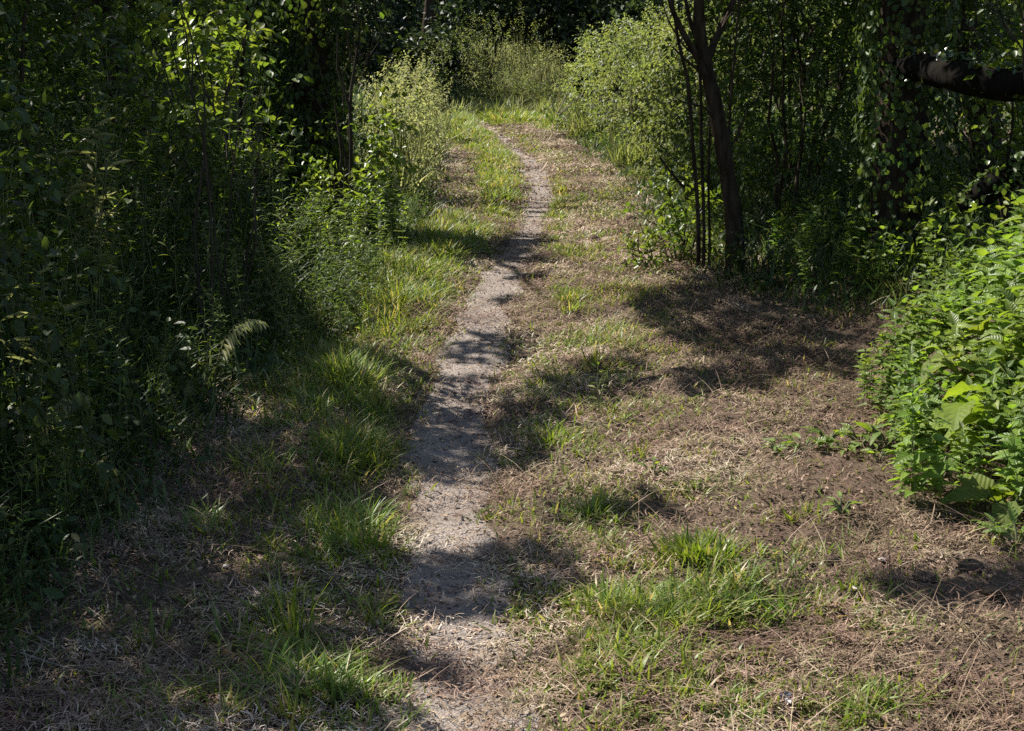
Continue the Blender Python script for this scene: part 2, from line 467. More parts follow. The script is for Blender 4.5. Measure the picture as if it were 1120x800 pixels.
# path sheet: sits proud in the middle, dips under the verge at ragged edges
py = np.concatenate([np.arange(1.0, 9, .03), np.arange(9, 16, .06), np.arange(16, 33, .15)])
u = np.linspace(-1, 1, 25)
cxp = smooth_path_x(py)
hwid = .150 + .035 * (fbm(py * 1.3, py * 0 + 3, 3) - .5) * 2 + .055 * np.exp(-((py - 2.7) / .9) ** 2)
hwl = hwid * (1 + .9 * (fbm(py * 3.1, py * 0 + 9, 5) - .5)); hwr = hwid * (1 + .9 * (fbm(py * 3.1, py * 0 + 77, 5) - .5))
PX = cxp[:, None] + np.where(u[None] < 0, hwl[:, None] * u[None] * 1.5, hwr[:, None] * u[None] * 1.5)
PY = np.repeat(py[:, None], 25, 1)
au = np.abs(u[None]) * 1.5
PZ = hz(PX, PY) + .010 * (1 - au ** 2) + .006 * (fbm(PX * 12, PY * 12, 3) - .5)
mb = MB()
n1, n2 = PX.shape
ii = np.arange(n1 - 1)[:, None] * n2 + np.arange(n2 - 1)[None]
mb.add(np.stack([PX, PY, PZ], -1), np.stack([ii, ii + 1, ii + n2 + 1, ii + n2], -1))
p = mb.build('path', M['path'])
tag(p, 'narrow winding footpath of pale trodden earth', 'path', kind='structure')


# ------------------------------------------------------------------ where light falls on the ground (used to grow the tree crowns)
def in_poly(px, py, poly):
    poly = np.asarray(poly, float); c = np.zeros(px.shape, bool)
    x1, y1 = poly[-1]
    for x2, y2 in poly:
        k = ((y1 > py) != (y2 > py)) & (px < (x2 - x1) * (py - y1) / ((y2 - y1) if y2 != y1 else 1e-9) + x1)
        c ^= k; x1, y1 = x2, y2
    return c


EDGE = [(3000, 400), (1000, 436), (800, 432), (700, 418), (640, 425), (560, 432), (500, 438), (450, 432), (400, 440), (372, 405), (335, 396), (300, 405), (262, 420), (240, 425), (200, 405), (150, 405), (120, 420)]
SHADE = [
    [(425, 448), (470, 436), (530, 438), (600, 408), (690, 388), (715, 400), (705, 425), (640, 452), (605, 470), (600, 500), (520, 512), (420, 512)],
    [(490, 366), (560, 358), (582, 368), (548, 388), (486, 384)],
    [(450, 396), (490, 402), (530, 408), (528, 420), (480, 420), (440, 410)],
    [(470, 318), (555, 318), (566, 330), (512, 334), (480, 334)],
    [(480, 284), (560, 282), (615, 286), (600, 302), (520, 300), (480, 300)],
    [(420, 246), (480, 238), (545, 250), (600, 252), (600, 266), (540, 274), (430, 285)],
    [(395, 600), (470, 592), (540, 575), (600, 580), (640, 610), (620, 640), (560, 660), (470, 665), (400, 655)],
    [(690, 335), (740, 318), (800, 300), (1200, 285), (1200, 300), (985, 330), (955, 400), (945, 425), (900, 405), (840, 425), (760, 440), (745, 420), (800, 395), (735, 372)],
    [(730, 540), (640, 535), (600, 550), (640, 570), (730, 560)],
    [(985, 640), (1060, 628), (1160, 620), (1160, 665), (1000, 660)],
    [(478, 100), (505, 92), (558, 108), (568, 127), (492, 128)],
    [(440, 690), (470, 705), (480, 735), (440, 745)],
]
LIT = [(386, 588, 42, 22, .55), (392, 748, 44, 30, .75), (250, 612, 55, 13, .6), (420, 318, 60, 38, .85), (235, 575, 22, 14, .5), (330, 470, 20, 10, .3),
       (150, 700, 30, 12, .3), (395, 500, 30, 22, .5), (220, 780, 50, 14, .35), (440, 420, 18, 14, .5), (60, 760, 40, 10, .3)]


def shade_prob(x, y):
    px, py = to_px(x, y)
    e = np.array(EDGE)[::-1]
    ex = np.interp(py, e[:, 1], e[:, 0]) if False else np.interp(py, [q[0] for q in EDGE][::-1], [q[1] for q in EDGE][::-1])
    wig = 26 * (fbm(x * 5, y * 5 + 9, 3) - .5) * 2
    s = (px + wig < ex).astype(float)
    far = y > 27
    s = np.where(far, (x < -2.2).astype(float), s)
    s = np.where((y > 26.2) & (y < 27.8) & (x < -.4), .97, s)
    qx = px + 14 * (fbm(x * 6 + 50, y * 6, 3) - .5) * 2; qy = py + 8 * (fbm(x * 6, y * 6 + 70, 3) - .5) * 2
    for pl in SHADE:
        s = np.maximum(s, in_poly(qx, qy, pl) * .97)
    for cx, cy, rx, ry, a in LIT:
        s = np.where(((qx - cx) / rx) ** 2 + ((qy - cy) / ry) ** 2 < 1, s * (1 - a), s)
    # right-hand wood, beyond the nettles
    wood = (x > 1.7) & (y > 8.5) & (y < 15.0) & (x < 6.5)
    wood |= (x > 3.3) & (x < 4.1) & (y > 6.4) & (y < 8.6)
    wood |= (x > 4.0) & (y > 5.5) & (y < 8.6) & (x < 6.5)
    s = np.where(wood, .97, s)
    return s


# elevated spots that stay in the sun: (point, radius)
SHAFT = [(at(245, 95, 7.0), .30), (at(262, 60, 7.0), .22), (at(400, 230, 8.6), .4), (at(430, 180, 10), .45), (at(355, 250, 8), .3), (at(440, 270, 9.3), .4), (at(425, 120, 10.2), .32), (at(470, 200, 12.5), .5), (at(385, 262, 8.0), .36), (at(420, 235, 9.0), .34), (at(395, 300, 8.0), .36), (np.array([.75, 28, .7]), .8), (np.array([-.5, 30.0, 1.1]), 1.2), (np.array([.9, 27, .8]), .9), (np.array([.4, 30., 1.]), 1.1), (np.array([-1.1, 29.8, 1.1]), .9), (at(100, 195, 6.2), .16),
         (at(436, 45, 10.3), .24), (at(432, 95, 10.3), .2), (at(340, 165, 8.5), .16), (at(300, 215, 7.5), .14), (at(25, 430, 4.9), .12), (at(210, 30, 9), .25),
         (at(1060, 165, 7.9), .2), (at(1010, 250, 7.5), .3), (at(1080, 30, 7.0), .35), (at(470, 150, 14), .7), (at(455, 110, 14), .6), (at(110, 330, 5.5), .1),
         (at(600, 20, 30), .8), (at(240, 400, 6.2), .12), (at(520, 20, 22), .6), (at(740, 230, 10), .5), (at(710, 280, 9.6), .4), (at(880, 110, 11), .12), (at(500, 60, 24), .5), (at(370, 215, 8.6), .2), (at(340, 290, 7.6), .16), (at(450, 200, 11.5), .4), (at(440, 90, 13), .4), (at(280, 200, 7), .12), (at(180, 260, 6.2), .1), (at(130, 380, 5.6), .1)]


def in_shaft(q, start=.25):
    bad = np.zeros(len(q), bool)
    for P, r in SHAFT:
        d = q - P[None]; t = d @ SUN
        perp = np.linalg.norm(d - t[:, None] * SUN[None], axis=1)
        bad |= (t > max(start, r)) & (perp < r)
    return bad


# ------------------------------------------------------------------ trees added to shade the path, crowns shaped by the shadows wanted
TREES = [  # x, y, trunk radius, height, label
    (-3.7, 4.6, .12, 7.0, 'added shade tree nearest the walker in the dark left thicket'),
    (-3.9, 7.6, .13, 7.5, 'added shade tree behind the pale feathery weed in the left thicket'),
    (-4.3, 12.4, .12, 7.0, 'added shade tree just behind the ivy clad trunk on the left'),
    (-4.0, 15.0, .15, 8.0, 'added shade tree in the left thicket level with the bright bend of the path'),
    (-3.8, 20.0, .14, 8.0, 'added shade tree in the left thicket behind the grey green shrubs'),
    (-4.6, 27.0, .16, 8.0, 'tall added tree shading the far end of the path on the left'),
    (3.6, 10.6, .13, 7.0, 'added shade tree standing deep in the right wood behind the forked tree'),
]
FORK = (1.43, 9.25)      # the forked tree on the right, built below
IVYL = (-1.60, 11.2)     # ivy clad trunk, left
IVYR = (2.42, 8.9)       # ivy clad trunk, right
owners = [(t[0], t[1]) for t in TREES] + [FORK, IVYR]  # forked and ivy trees also carry leaves placed to cast shade

area_x = (-6.0, 6.5); area_y = (1.2, 31.0)
LAI = 3.2; LEAF_A = .0045
n_c = int((area_x[1] - area_x[0]) * (area_y[1] - area_y[0]) * LAI / LEAF_A)
sx = rng.uniform(*area_x, n_c); sy = rng.uniform(*area_y, n_c)
keep = rng.random(n_c) < shade_prob(sx, sy) * np.where(sy > 14, .6, 1)
sx = sx[keep]; sy = sy[keep]
hgt = np.where(sx > 0, rng.uniform(2.5, 4.6, len(sx)), rng.uniform(2.7, 6.2, len(sx)))
hgt = np.maximum(hgt, 2.35 + .02 * sy)
Q = np.stack([sx, sy, 0 * sx], -1) + SUN[None] * (hgt / SUN[2])[:, None]  # each leaf set sunward of a ground spot meant to be shaded
Q = Q[~in_shaft(Q)]
ow = np.array(owners)
d2 = ((Q[:, None, :2] - ow[None]) ** 2).sum(-1)
own = d2.argmin(1)
crown_pts = [Q[own == i] for i in range(len(owners))]


def casts_ok(q, thr=.9):
    """True for leaves whose shadow lands where the photograph is shaded"""
    g = q - SUN[None] * (q[:, 2:3] / SUN[2])
    return rng.random(len(q)) < np.where(g[:, 1] > 1.2, shade_prob(g[:, 0], g[:, 1]), .9) ** .5



def crown_mesh(mb, pts, size=(.075, .13), tm=HEX):
    n = len(pts)
    ax = rng.normal(0, 1, (n, 3)); ax[:, 2] -= .5
    nm = rng.normal(0, .6, (n, 3)) + SUN * .9
    scatter(mb, tm, pts, ax, nm, rng.uniform(*size, n), 1.0)


def limbs(mb, trunk_pts, targets, r0, k=5):
    tp = np.asarray(trunk_pts)
    for q in targets:
        cand = tp[tp[:, 2] < q[2] - .2]
        if len(cand) == 0: cand = tp[:1]
        a = cand[np.linalg.norm(cand - q, axis=1).argmin()]
        pts = wob(a, q, 7, .06, .06)
        tube(mb, pts, np.linspace(r0, r0 * .2, 7), k)


for i, (x, y, r, h, lab) in enumerate(TREES):
    t = thing('shade_tree', (x, y, H(x, y)), lab, 'tree')
    pts = crown_pts[i] - np.array(t.location)
    mb = MB()
    tp = wob((0, 0, -.1), (-.5, .4, h * .62), 12, .025)
    tube(mb, tp, np.linspace(r, r * .3, 12) * np.array([1.35] + [1] * 11), 9, lump=.15)
    if len(pts): limbs(mb, tp, pts[rng.integers(0, len(pts), 34)], r * .28)
    mb.build('trunk', M['bark'], t)
    mb = MB()
    top = rng.normal(0, 1, (1500, 3)) * np.array([.9, .9, .8]) + np.array([0, 0, h])
    top = top[~in_shaft(top + np.array(t.location)) & casts_ok(top + np.array(t.location))]
    pts = np.concatenate([pts, top])
    crown_mesh(mb, pts); mb.build('crown', M['shrub'], t)


# ------------------------------------------------------------------ shrub generator
def shrub(name, x, y, rx, ry, h, n_twig, leaf, matk, label, cat='shrub', group=None, z0=.0, per=14, tm=HEX, stems=7, twl=(.18, .42), cut=True, stem_mat='bark2', shell=.55, droop=.2, wid=1.0):
    zb = H(x, y)
    t = thing(name, (x, y, zb), label, cat, group)
    th = rng.random(n_twig) * 2 * PI
    cz = rng.random(n_twig) ** .8
    rr = np.clip(shell + (1 - shell) * rng.random(n_twig), 0, 1) ** .7
    # uneven outline: radius depends on direction through noise
    lob = .7 + .6 * fbm(np.cos(th) * 1.6 + x * 3 + 20, np.sin(th) * 1.6 + cz * 2.2 + y * 3 + 20, 3)
    prof = np.sqrt(np.clip(1 - ((cz - .35) / .68) ** 2, .02, 1))
    P = np.stack([np.cos(th) * rx * rr * prof * lob, np.sin(th) * ry * rr * prof * lob, z0 + (h - z0) * cz * (.8 + .35 * (lob - .7) / .6)], -1)
    out = nrm(np.stack([P[:, 0] / rx, P[:, 1] / ry, (P[:, 2] - h * .45) / h], -1) + rng.normal(0, .35, (n_twig, 3)))
    L = rng.uniform(*twl, n_twig)
    tt = np.linspace(.0, 1, per)
    pos = P[:, None] + out[:, None] * (L[:, None] * tt[None])[..., None]
    pos[..., 2] -= (L[:, None] * droop * tt[None] ** 2)
    pos = pos.reshape(-1, 3) + rng.normal(0, .012, (n_twig * per, 3))
    side = np.cross(np.repeat(out, per, 0), rng.normal(0, 1, (n_twig * per, 3)))
    ax = np.repeat(out, per, 0) * .55 + nrm(side) * .9; ax[:, 2] -= .25
    nm = np.array([0, 0, 1.0]) + rng.normal(0, .45, (n_twig * per, 3)) + .3 * SUN
    sz = leaf * rng.uniform(.6, 1.2, n_twig * per)
    ok = pos[:, 2] > .02
    if cut:
        wp = pos + np.array([x, y, zb]); ok &= ~in_shaft(wp); ok &= (wp[:, 2] < .7) | casts_ok(wp)
    mb = MB(); rn = np.clip(np.repeat(rng.random(n_twig), per) * .5 + rng.random(n_twig * per) * .5, 0, 1)
    scatter(mb, tm, pos[ok], ax[ok], nm[ok], sz[ok], wid, rnd=rn[ok])
    mb.build('foliage', M[matk], t)
    if stems:
        mb = MB()
        for _ in range(stems):
            q = P[rng.integers(0, n_twig)]
            b = np.array([rng.normal(0, rx * .12), rng.normal(0, ry * .12), -.05])
            tube(mb, wob(b, q * np.array([.85, .85, 1]), 7, .06, .04), np.linspace(.013, .004, 7) * (h ** .5) * (.5 if name == 'bramble' else 1), 5)
        for _ in range(stems * 4):
            i = rng.integers(0, n_twig)
            tube(mb, wob(P[i] * .75, P[i] + out[i] * L[i], 5, .06), np.linspace(.004, .0015, 5), 3)
        mb.build('stem', M[stem_mat], t)
    return t


# ------------------------------------------------------------------ left thicket: shrubs
LS = [(-2.4, 4.3, 1.0, .8, 1.5, 240), (-2.8, 5.8, .95, .9, 2.1, 300), (-2.55, 7.3, .8, .9, 2.4, 320), (-2.5, 9.0, .8, .9, 2.6, 330), (-2.3, 11.6, .8, .9, 2.7, 300),
      (-2.5, 13.8, .8, 1.0, 2.8, 280), (-2.7, 16.4, .9, 1.1, 2.8, 260), (-2.7, 19.2, .9, 1.2, 2.8, 260), (-3.0, 22.6, .9, 1.3, 3.0, 260), (-3.4, 3.0, .9, .9, 2.0, 200),
      (-3.9, 6.4, 1.0, 1.2, 2.8, 280), (-4.2, 9.6, 1.0, 1.5, 3.0, 280), (-5.0, 14.0, 1.2, 2.0, 3.4, 260), (-5.4, 19.5, 1.4, 2.4, 3.6, 260)]
LL = ['low dark shrub at the near end of the left thicket', 'dark shrub in the left thicket above the tall shaded weeds', 'dark shrub behind the sunlit bramble sprig on the left',
      'dark shrub between the bramble sprig and the ivy clad trunk', 'dark shrub just past the ivy clad trunk', 'dark leafy shrub on the left level with the top bend of the path',
      'deep green shrub behind the grey green weeds on the left verge', 'second shrub behind the grey green weeds on the left verge', 'last dark shrub of the left thicket near the path end']
LS += [(-6.6, 7.5, 1.3, 1.8, 3.2, 230), (-7.2, 11.5, 1.4, 2.2, 3.4, 230), (-7.6, 16.5, 1.5, 2.6, 3.6, 230), (-5.6, 24.5, 1.6, 2.4, 3.6, 260), (-8.5, 22.5, 1.8, 2.6, 3.8, 230), (-5.2, 4.6, 1.0, 1.2, 2.6, 220), (-3.6, 25.5, 1.2, 1.5, 3.2, 230), (-10.5, 18.0, 2.0, 3.0, 4.0, 230), (-4.6, 11.8, 1.1, 1.4, 3.2, 260), (-6.2, 9.6, 1.4, 1.6, 3.6, 260), (-8.6, 13.8, 1.8, 2.2, 4.0, 280), (-11.5, 24, 2.5, 3, 4.5, 280), (-5.0, 17.0, 1.3, 2.0, 3.4, 260)]
for i, (x, y, rx, ry, h, n) in enumerate(LS):
    lab = LL[i] if i < len(LL) else 'shrub deep inside the left thicket, lost in shade'
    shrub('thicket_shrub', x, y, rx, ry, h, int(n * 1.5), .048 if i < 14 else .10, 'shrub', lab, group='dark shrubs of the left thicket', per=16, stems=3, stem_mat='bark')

# sunlit bramble sprig (240,85)
b = at(240, 95, 7.0)
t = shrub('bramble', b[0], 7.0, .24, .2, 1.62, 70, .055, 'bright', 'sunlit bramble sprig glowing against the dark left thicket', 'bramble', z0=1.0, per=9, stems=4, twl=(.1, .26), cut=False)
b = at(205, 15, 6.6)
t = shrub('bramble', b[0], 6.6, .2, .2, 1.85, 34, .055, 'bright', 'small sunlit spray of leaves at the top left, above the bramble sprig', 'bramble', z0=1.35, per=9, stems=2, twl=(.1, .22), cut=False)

# ivy clad trunk, left
x, y = IVYL
t = thing('ivy_clad_tree', (x, y, H(x, y)), 'thick dark ivy clad trunk on the left with sunlit leaves down its right edge', 'tree')
mb = MB(); tp = spl([(0, 0, -.1), (.02, 0, .7), (.04, .02, 1.5), (-.12, .14, 2.3), (-.75, .6, 3.2), (-1.5, 1.15, 4.0)], 3)
tube(mb, tp, np.linspace(.17, .08, len(tp)), 10, lump=.2)
tg = rng.normal(0, 1, (14, 3)) * np.array([.8, .8, .6]) + np.array([-1.3, 1.0, 4.4]); tg = tg[~in_shaft(tg + np.array(t.location))]
limbs(mb, tp, tg, .04); mb.build('trunk', M['bark'], t)
n = 11000
a = rng.random(n) * 2 * PI; zz = rng.uniform(.05, 4.2, n)
rad = .20 + .16 * fbm(a * 1.2 + 9, zz * 2, 3) + rng.random(n) * .08
dark = (zz < 2.0) & (zz < 0)           # bare dark bark shows on the face towards the path
pos = np.stack([np.cos(a) * rad, np.sin(a) * rad, zz], -1)[~dark]
nm = np.stack([np.cos(a), np.sin(a), .3 + 0 * a], -1)[~dark] + rng.normal(0, .35, (len(pos), 3))
ax = np.stack([rng.normal(0, .5, len(pos)), rng.normal(0, .5, len(pos)), -1 + 0 * pos[:, 0]], -1)
lean_ = np.interp(pos[:, 2], [1.5, 2.3, 3.2, 4.2], [0, .16, 1.0, 2.0])[:, None] * np.array([[-.76, .6, 0]]); pos = pos + lean_
ok = ((pos[:, 2] < 1.75) | ~in_shaft(pos + np.array(t.location))) & ((pos[:, 2] < 1.9) | casts_ok(pos + np.array(t.location)))
mb = MB(); scatter(mb, HEX, pos[ok], ax[ok], nm[ok], rng.uniform(.035, .06, ok.sum()), 1.25); mb.build('ivy', M['shrub'], t)
n = 2600
pts = rng.normal(0, 1, (n, 3)) * np.array([.8, .8, .6]) + np.array([-1.3, 1.0, 4.4]); pts = pts[(pts[:, 2] > 2.6) & ~in_shaft(pts + np.array(t.location)) & casts_ok(pts + np.array(t.location))]
mb = MB(); crown_mesh(mb, pts); mb.build('crown', M['shrub'], t)
# the bush with the lit right edge beside it
b = at(425, 60, 10.3)
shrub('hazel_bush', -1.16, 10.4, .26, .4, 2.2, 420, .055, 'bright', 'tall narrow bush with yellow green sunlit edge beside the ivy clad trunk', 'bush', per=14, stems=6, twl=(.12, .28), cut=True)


# ------------------------------------------------------------------ herb generators (stem + leaves, several variants each)
def herb(name, h, nodes, leaf0, leaf1, tm, matk, label, cat, group, pair=True, start=.12, lean=.08, width=1.0, up=.15, branches=0, side_shoot=0):
    t = thing(name, (0, 0, -50), label, cat, group)
    ms = MB(); ml = MB()
    top = np.array([rng.normal(0, lean) * h, rng.normal(0, lean) * h, h])
    axes = [(wob((0, 0, -.03), top, 8, .03), h)]
    for _ in range(branches):
        f = rng.uniform(.3, .7); a = rng.random() * 2 * PI
        bpt = top * f
        axes.append((wob(bpt, bpt + np.array([math.cos(a) * h * .22, math.sin(a) * h * .22, h * (1 - f) * .8]), 6, .04), h * (1 - f)))
    for k, (pl, L) in enumerate(axes):
        tube(ms, pl, np.linspace(.0045, .0015, len(pl)) * (1 if k == 0 else .7), 4, rnd=.5)
        m = nodes if k == 0 else max(4, nodes // 2)
        ph = rng.random() * 6.28
        for j in range(m):
            f = (start if k == 0 else .1) + (1 - (start if k == 0 else .1)) * j / (m - 1)
            idx = f * (len(pl) - 1); i0 = min(int(idx), len(pl) - 2); p = pl[i0] + (pl[i0 + 1] - pl[i0]) * (idx - i0)
            sz = (leaf0 + (leaf1 - leaf0) * f) * (.55 + .45 * min(1, f * 4)) * rng.uniform(.8, 1.15) * (1 if k == 0 else .8)
            angs = [ph + j * PI / 2, ph + j * PI / 2 + PI] if pair else [ph + j * 2.4]
            for a in angs:
                a += rng.normal(0, .25)
                e = up + .55 * f ** 3 + rng.normal(0, .22)
                axd = np.array([[math.cos(a) * math.cos(e), math.sin(a) * math.cos(e), math.sin(e)]])
                scatter(ml, tm, p[None] + axd * .012, axd, np.array([[0, 0, 1.]]) + rng.normal(0, .25, (1, 3)), sz, width)
    ms.build('stem', M['stem'], t); ml.build('leaves', M[matk], t)
    return t


def placer(protos):
    used = [False] * len(protos)

    def put(x, y, sc=1.0, rz=None, label=None, group=None, tilt=.08, k=None, cat=None):
        k = int(rng.integers(0, len(protos))) if k is None else k
        rz = rng.random() * 6.28 if rz is None else rz
        tl = (rng.normal(0, tilt), rng.normal(0, tilt))
        loc = (x, y, H(x, y))
        if not used[k]:
            used[k] = True; o = protos[k]; o.location = loc; o.rotation_euler = (*tl, rz); o.scale = (sc,) * 3
            if label: o['label'] = label
            if group: o['group'] = group
            return o
        return dup(protos[k], loc, rz, sc, label, cat, group, tl)
    return put


# right: nettle bed in the sun
NL = 'bright green stinging nettle in the sunlit bed on the right'
NG = 'nettles in the sunlit bed'
nput = placer([herb('nettle', .80, 11, .205, .11, NETTLE, 'nettle', NL, 'nettle', NG, start=.2, branches=b) for b in (1, 2, 3, 1, 2, 3)])
cnt = 0
while cnt < 135:
    x = rng.uniform(1.38, 3.1); y = rng.uniform(4.5, 7.8)
    edge = float(np.interp(y, [4.5, 4.9, 5.4, 6.0, 6.6, 7.8], [1.70, 1.5, 1.40, 1.52, 1.76, 2.35])) + .05 * math.sin(y * 5)
    if x < edge: continue
    if x > .36 * y + .3 and rng.random() < .6: continue
    dep = min(1, (x - edge) / .75)
    nput(x, y, (.30 + .52 * dep) * np.interp(y, [4.5, 5.2, 6], [.7, .9, 1]) * rng.uniform(.55, 1.2)); cnt += 1

for _ in range(26):
    x, y = gp(rng.uniform(985, 1130), rng.uniform(470, 575)); nput(x, y, rng.uniform(.22, .5))
# right: nettles in the shade behind the bed, at the foot of the wood
N2 = 'dull green nettle in the shade at the foot of the right wood'
for _ in range(36):
    x = rng.uniform(1.7, 3.2); y = rng.uniform(8.0, 10.2)
    if (x - 1.43) ** 2 + (y - 9.25) ** 2 < .12: continue
    nput(x, y, rng.uniform(.25, .55), label=N2, group='shaded nettles below the right wood')


# burdock with large pale leaves
def burdock(x, y, leaves, label, group=None, scale=1.0, tm=BURDOCK, matk='burdock', name='burdock', cat='burdock'):
    t = thing(name, (x, y, H(x, y)), label, cat, group)
    if tm is BURDOCK: scale *= .66
    ms = MB(); ml = MB()
    for (a, reach, hh, sz, e) in leaves:
        b = np.array([0, 0, -.01]); q = np.array([math.cos(a) * reach, math.sin(a) * reach, hh]) * scale
        pl = wob(b, q, 6, .03, .12); tube(ms, pl, np.linspace(.006, .003, 6) * scale, 5, rnd=.3)
        axd = np.array([[math.cos(a) * math.cos(e), math.sin(a) * math.cos(e), math.sin(e)]])
        scatter(ml, tm, q[None] - axd * .01, axd, np.array([[0, 0, 1.]]) + rng.normal(0, .25, (1, 3)), sz * scale)
    ms.build('stalk', M['stem'], t); ml.build('leaves', M[matk], t)
    return t


def rosette(n, reach, hh, sz, e0=-.1):
    return [(2.4 * i + rng.normal(0, .3), reach * rng.uniform(.6, 1.1), hh * rng.uniform(.6, 1.15), sz * rng.uniform(.75, 1.15), e0 + rng.normal(0, .3)) for i in range(n)]


for (px, pyy, n, re, hh, sz, lab) in [
    (1062, 470, 7, .18, .62, .26, 'burdock with one large flat leaf catching the sun amid the nettles'),
    (1052, 515, 8, .18, .36, .22, 'broad leaved burdock at the front of the nettle bed, a round shadow on its leaf'),
    (1105, 530, 7, .2, .42, .22, 'broad leaved burdock at the right picture edge in front of the nettles'),
    (1100, 575, 8, .15, .14, .17, 'low burdock spilling over bare soil at the right picture edge'),
    (1010, 492, 6, .13, .13, .15, 'small burdock at the left foot of the nettle bed'),
    (1090, 490, 7, .2, .56, .24, 'burdock half hidden among the nettles behind the front leaves'),
    (985, 470, 6, .11, .11, .12, 'young burdock beside the shaded ground at the nettle bed corner')]:
    x, y = gp(px, pyy); burdock(x, y, rosette(n, re, hh, sz), lab)
for i, (px, pyy, s) in enumerate([(968, 497, 1), (940, 492, .9), (905, 493, .8), (878, 496, .8), (925, 500, .7), (1030, 530, 1), (1075, 560, 1), (1112, 610, .9), (1085, 590, .7), (850, 500, .6), (960, 512, .6),
                                  (1118, 560, 1.1), (1000, 508, .9)]):
    x, y = gp(px, pyy)
    burdock(x, y, rosette(11, .06, .07, .085, .25), 'low sunlit dock rosette trailing along the foot of the nettle bed', 'docks along the nettle bed', s, DOCK, 'nettle', 'dock_plant', 'dock')

# ------------------------------------------------------------------ left: tall weeds
WL = 'tall leafy weed in the shaded bank along the left edge'
WG = 'weeds of the shaded left bank'
wput = placer([herb('leafy_weed', .95, 16, .13, .055, LANCE, 'lance', WL, 'weed', WG, pair=bool(b % 2), start=.1, branches=b, up=.25) for b in (0, 1, 2, 3)])
dput = placer([herb('nettle', .85, 11, .10, .05, NETTLE, 'lance', 'dull nettle in the shaded bank along the left edge', 'nettle', 'nettles of the shaded left bank', start=.15, branches=b) for b in (0, 1, 2)])


def left_edge(y):
    return np.interp(y, [1, 3.0, 3.55, 4.25, 5.27, 6.4, 7.3, 8.3, 10, 12, 15, 21], [-1.4, -1.36, -1.32, -1.26, -1.16, -1.08, -.84, -.74, -.72, -.72, -.85, -1.05])


for k in range(330):
    y = 2.4 + 10.8 * rng.random() ** 1.1; d = rng.random() ** 1.15 * 2.1
    x = float(left_edge(y)) - .06 - d
    s = (.30 + .50 * min(1, d / .75) + .55 * max(0, min(1, (d - .7) / 1.1))) * rng.uniform(.75, 1.2)
    (wput if rng.random() < .90 else dput)(x, y, s)
# sunlit individuals, told apart
for (px, pyy, D, s, lab, f) in [
    (372, 330, 7.9, .55, 'yellow green sunlit weed at the left verge, below the ivy clad trunk', wput),
    (398, 318, 8.1, .50, 'sunlit leafy weed leaning towards the path below the hazel bush', wput),
    (350, 318, 8.2, .80, 'tall arching weed with pale tips in front of the ivy clad trunk', wput),
    (418, 300, 8.8, .62, 'sunlit nettle at the corner of the left bank', dput),
    (440, 285, 9.4, .55, 'bright nettle closest to the path on the left bank', dput),
    (385, 300, 8.6, .75, 'backlit nettle standing behind the yellow green weed', dput),
    (300, 345, 7.4, .85, 'weed with a few sunlit leaves left of the arching weed', wput)]:
    b = at(px, pyy, D); f(b[0], D, s, label=lab, tilt=.05, group='sunlit weeds of the left bank')
for _ in range(64):
    y = rng.uniform(6.8, 11.6); x = float(left_edge(y)) + rng.uniform(-.5, .06)
    wput(x, y, rng.uniform(.22, .62) * (1.15 if x < left_edge(y) - .2 else .8), label='yellow green weed in the sunny gap of the left bank', group='weeds in the sunny gap of the left bank')
for (px, D, s) in [(360, 7.7, .45), (385, 7.7, .4), (405, 8.3, .45), (425, 8.5, .5), (410, 9.0, .6), (432, 9.2, .6), (395, 9.2, .65), (450, 10.2, .55), (380, 7.5, .35), (415, 7.9, .35)]:
    b = at(px, 300, D); wput(b[0], D, s * 1.1, label='yellow green weed in the sunny gap of the left bank', group='weeds in the sunny gap of the left bank')

# pale feathery weed at (90,190) and arching sprays in the shade
for (px, D, h, n, lab) in [(92, 6.1, 1.12, 44, 'pale feathery weed standing out of the dark left bank'), (20, 5.0, .82, 24, 'faint pale weed at the left picture edge')]:
    b = at(px, 200, D)
    t = thing('feathery_weed', (b[0], D, H(b[0], D)), lab, 'weed')
    ms = MB(); ml = MB()
    for _ in range(5):
        q = np.array([rng.normal(0, .12), rng.normal(0, .1), h * rng.uniform(.75, 1.05)])
        pl = wob((0, 0, 0), q, 8, .03); tube(ms, pl, np.linspace(.004, .0015, 8), 4, rnd=.5)
        for f in np.linspace(.45, 1, n // 2):
            i = min(int(f * 7), 6); p_ = pl[i] + (pl[i + 1] - pl[i]) * (f * 7 - i)
            a = rng.random() * 6.28; e = rng.uniform(.1, .9)
            scatter(ml, NARROW, p_[None], np.array([[math.cos(a) * math.cos(e), math.sin(a) * math.cos(e), math.sin(e)]]), np.array([[0, 0, 1.]]) + rng.normal(0, .3, (1, 3)), rng.uniform(.07, .13), .6)
    ms.build('stem', M['stem'], t); ml.build('leaves', M['pale'], t)
# pale fern-like spray at (245,390)
for (px, pyy, D, lab) in [(232, 440, 6.0, 'arching pale frond at the lower edge of the left bank'), (30, 470, 4.8, 'sunlit frond at the left picture edge')]:
    b = at(px, pyy, D)
    t = thing('frond', (b[0], D, H(b[0], D)), lab, 'weed')
    ml = MB(); ms = MB()
    pl = np.array([[0, 0, 0], [.04, -.02, .14], [.08, -.05, .24], [.13, -.08, .30], [.19, -.10, .33], [.25, -.12, .33]])
    tube(ms, pl, np.linspace(.004, .0015, 6), 4, rnd=.5)
    for f in np.linspace(.3, 1, 15):
        i = min(int(f * 5), 4); p_ = pl[i] + (pl[i + 1] - pl[i]) * (f * 5 - i)
        for sg in (-1, 1):
            scatter(ml, NARROW, p_[None], np.array([[.5, sg * .7 - .2, -.5 + rng.normal(0, .2)]]), np.array([[0, 0, 1.]]), .10 * (1.1 - .5 * f), .7)
    ms.build('stem', M['stem'], t); ml.build('leaves', M['pale'], t)

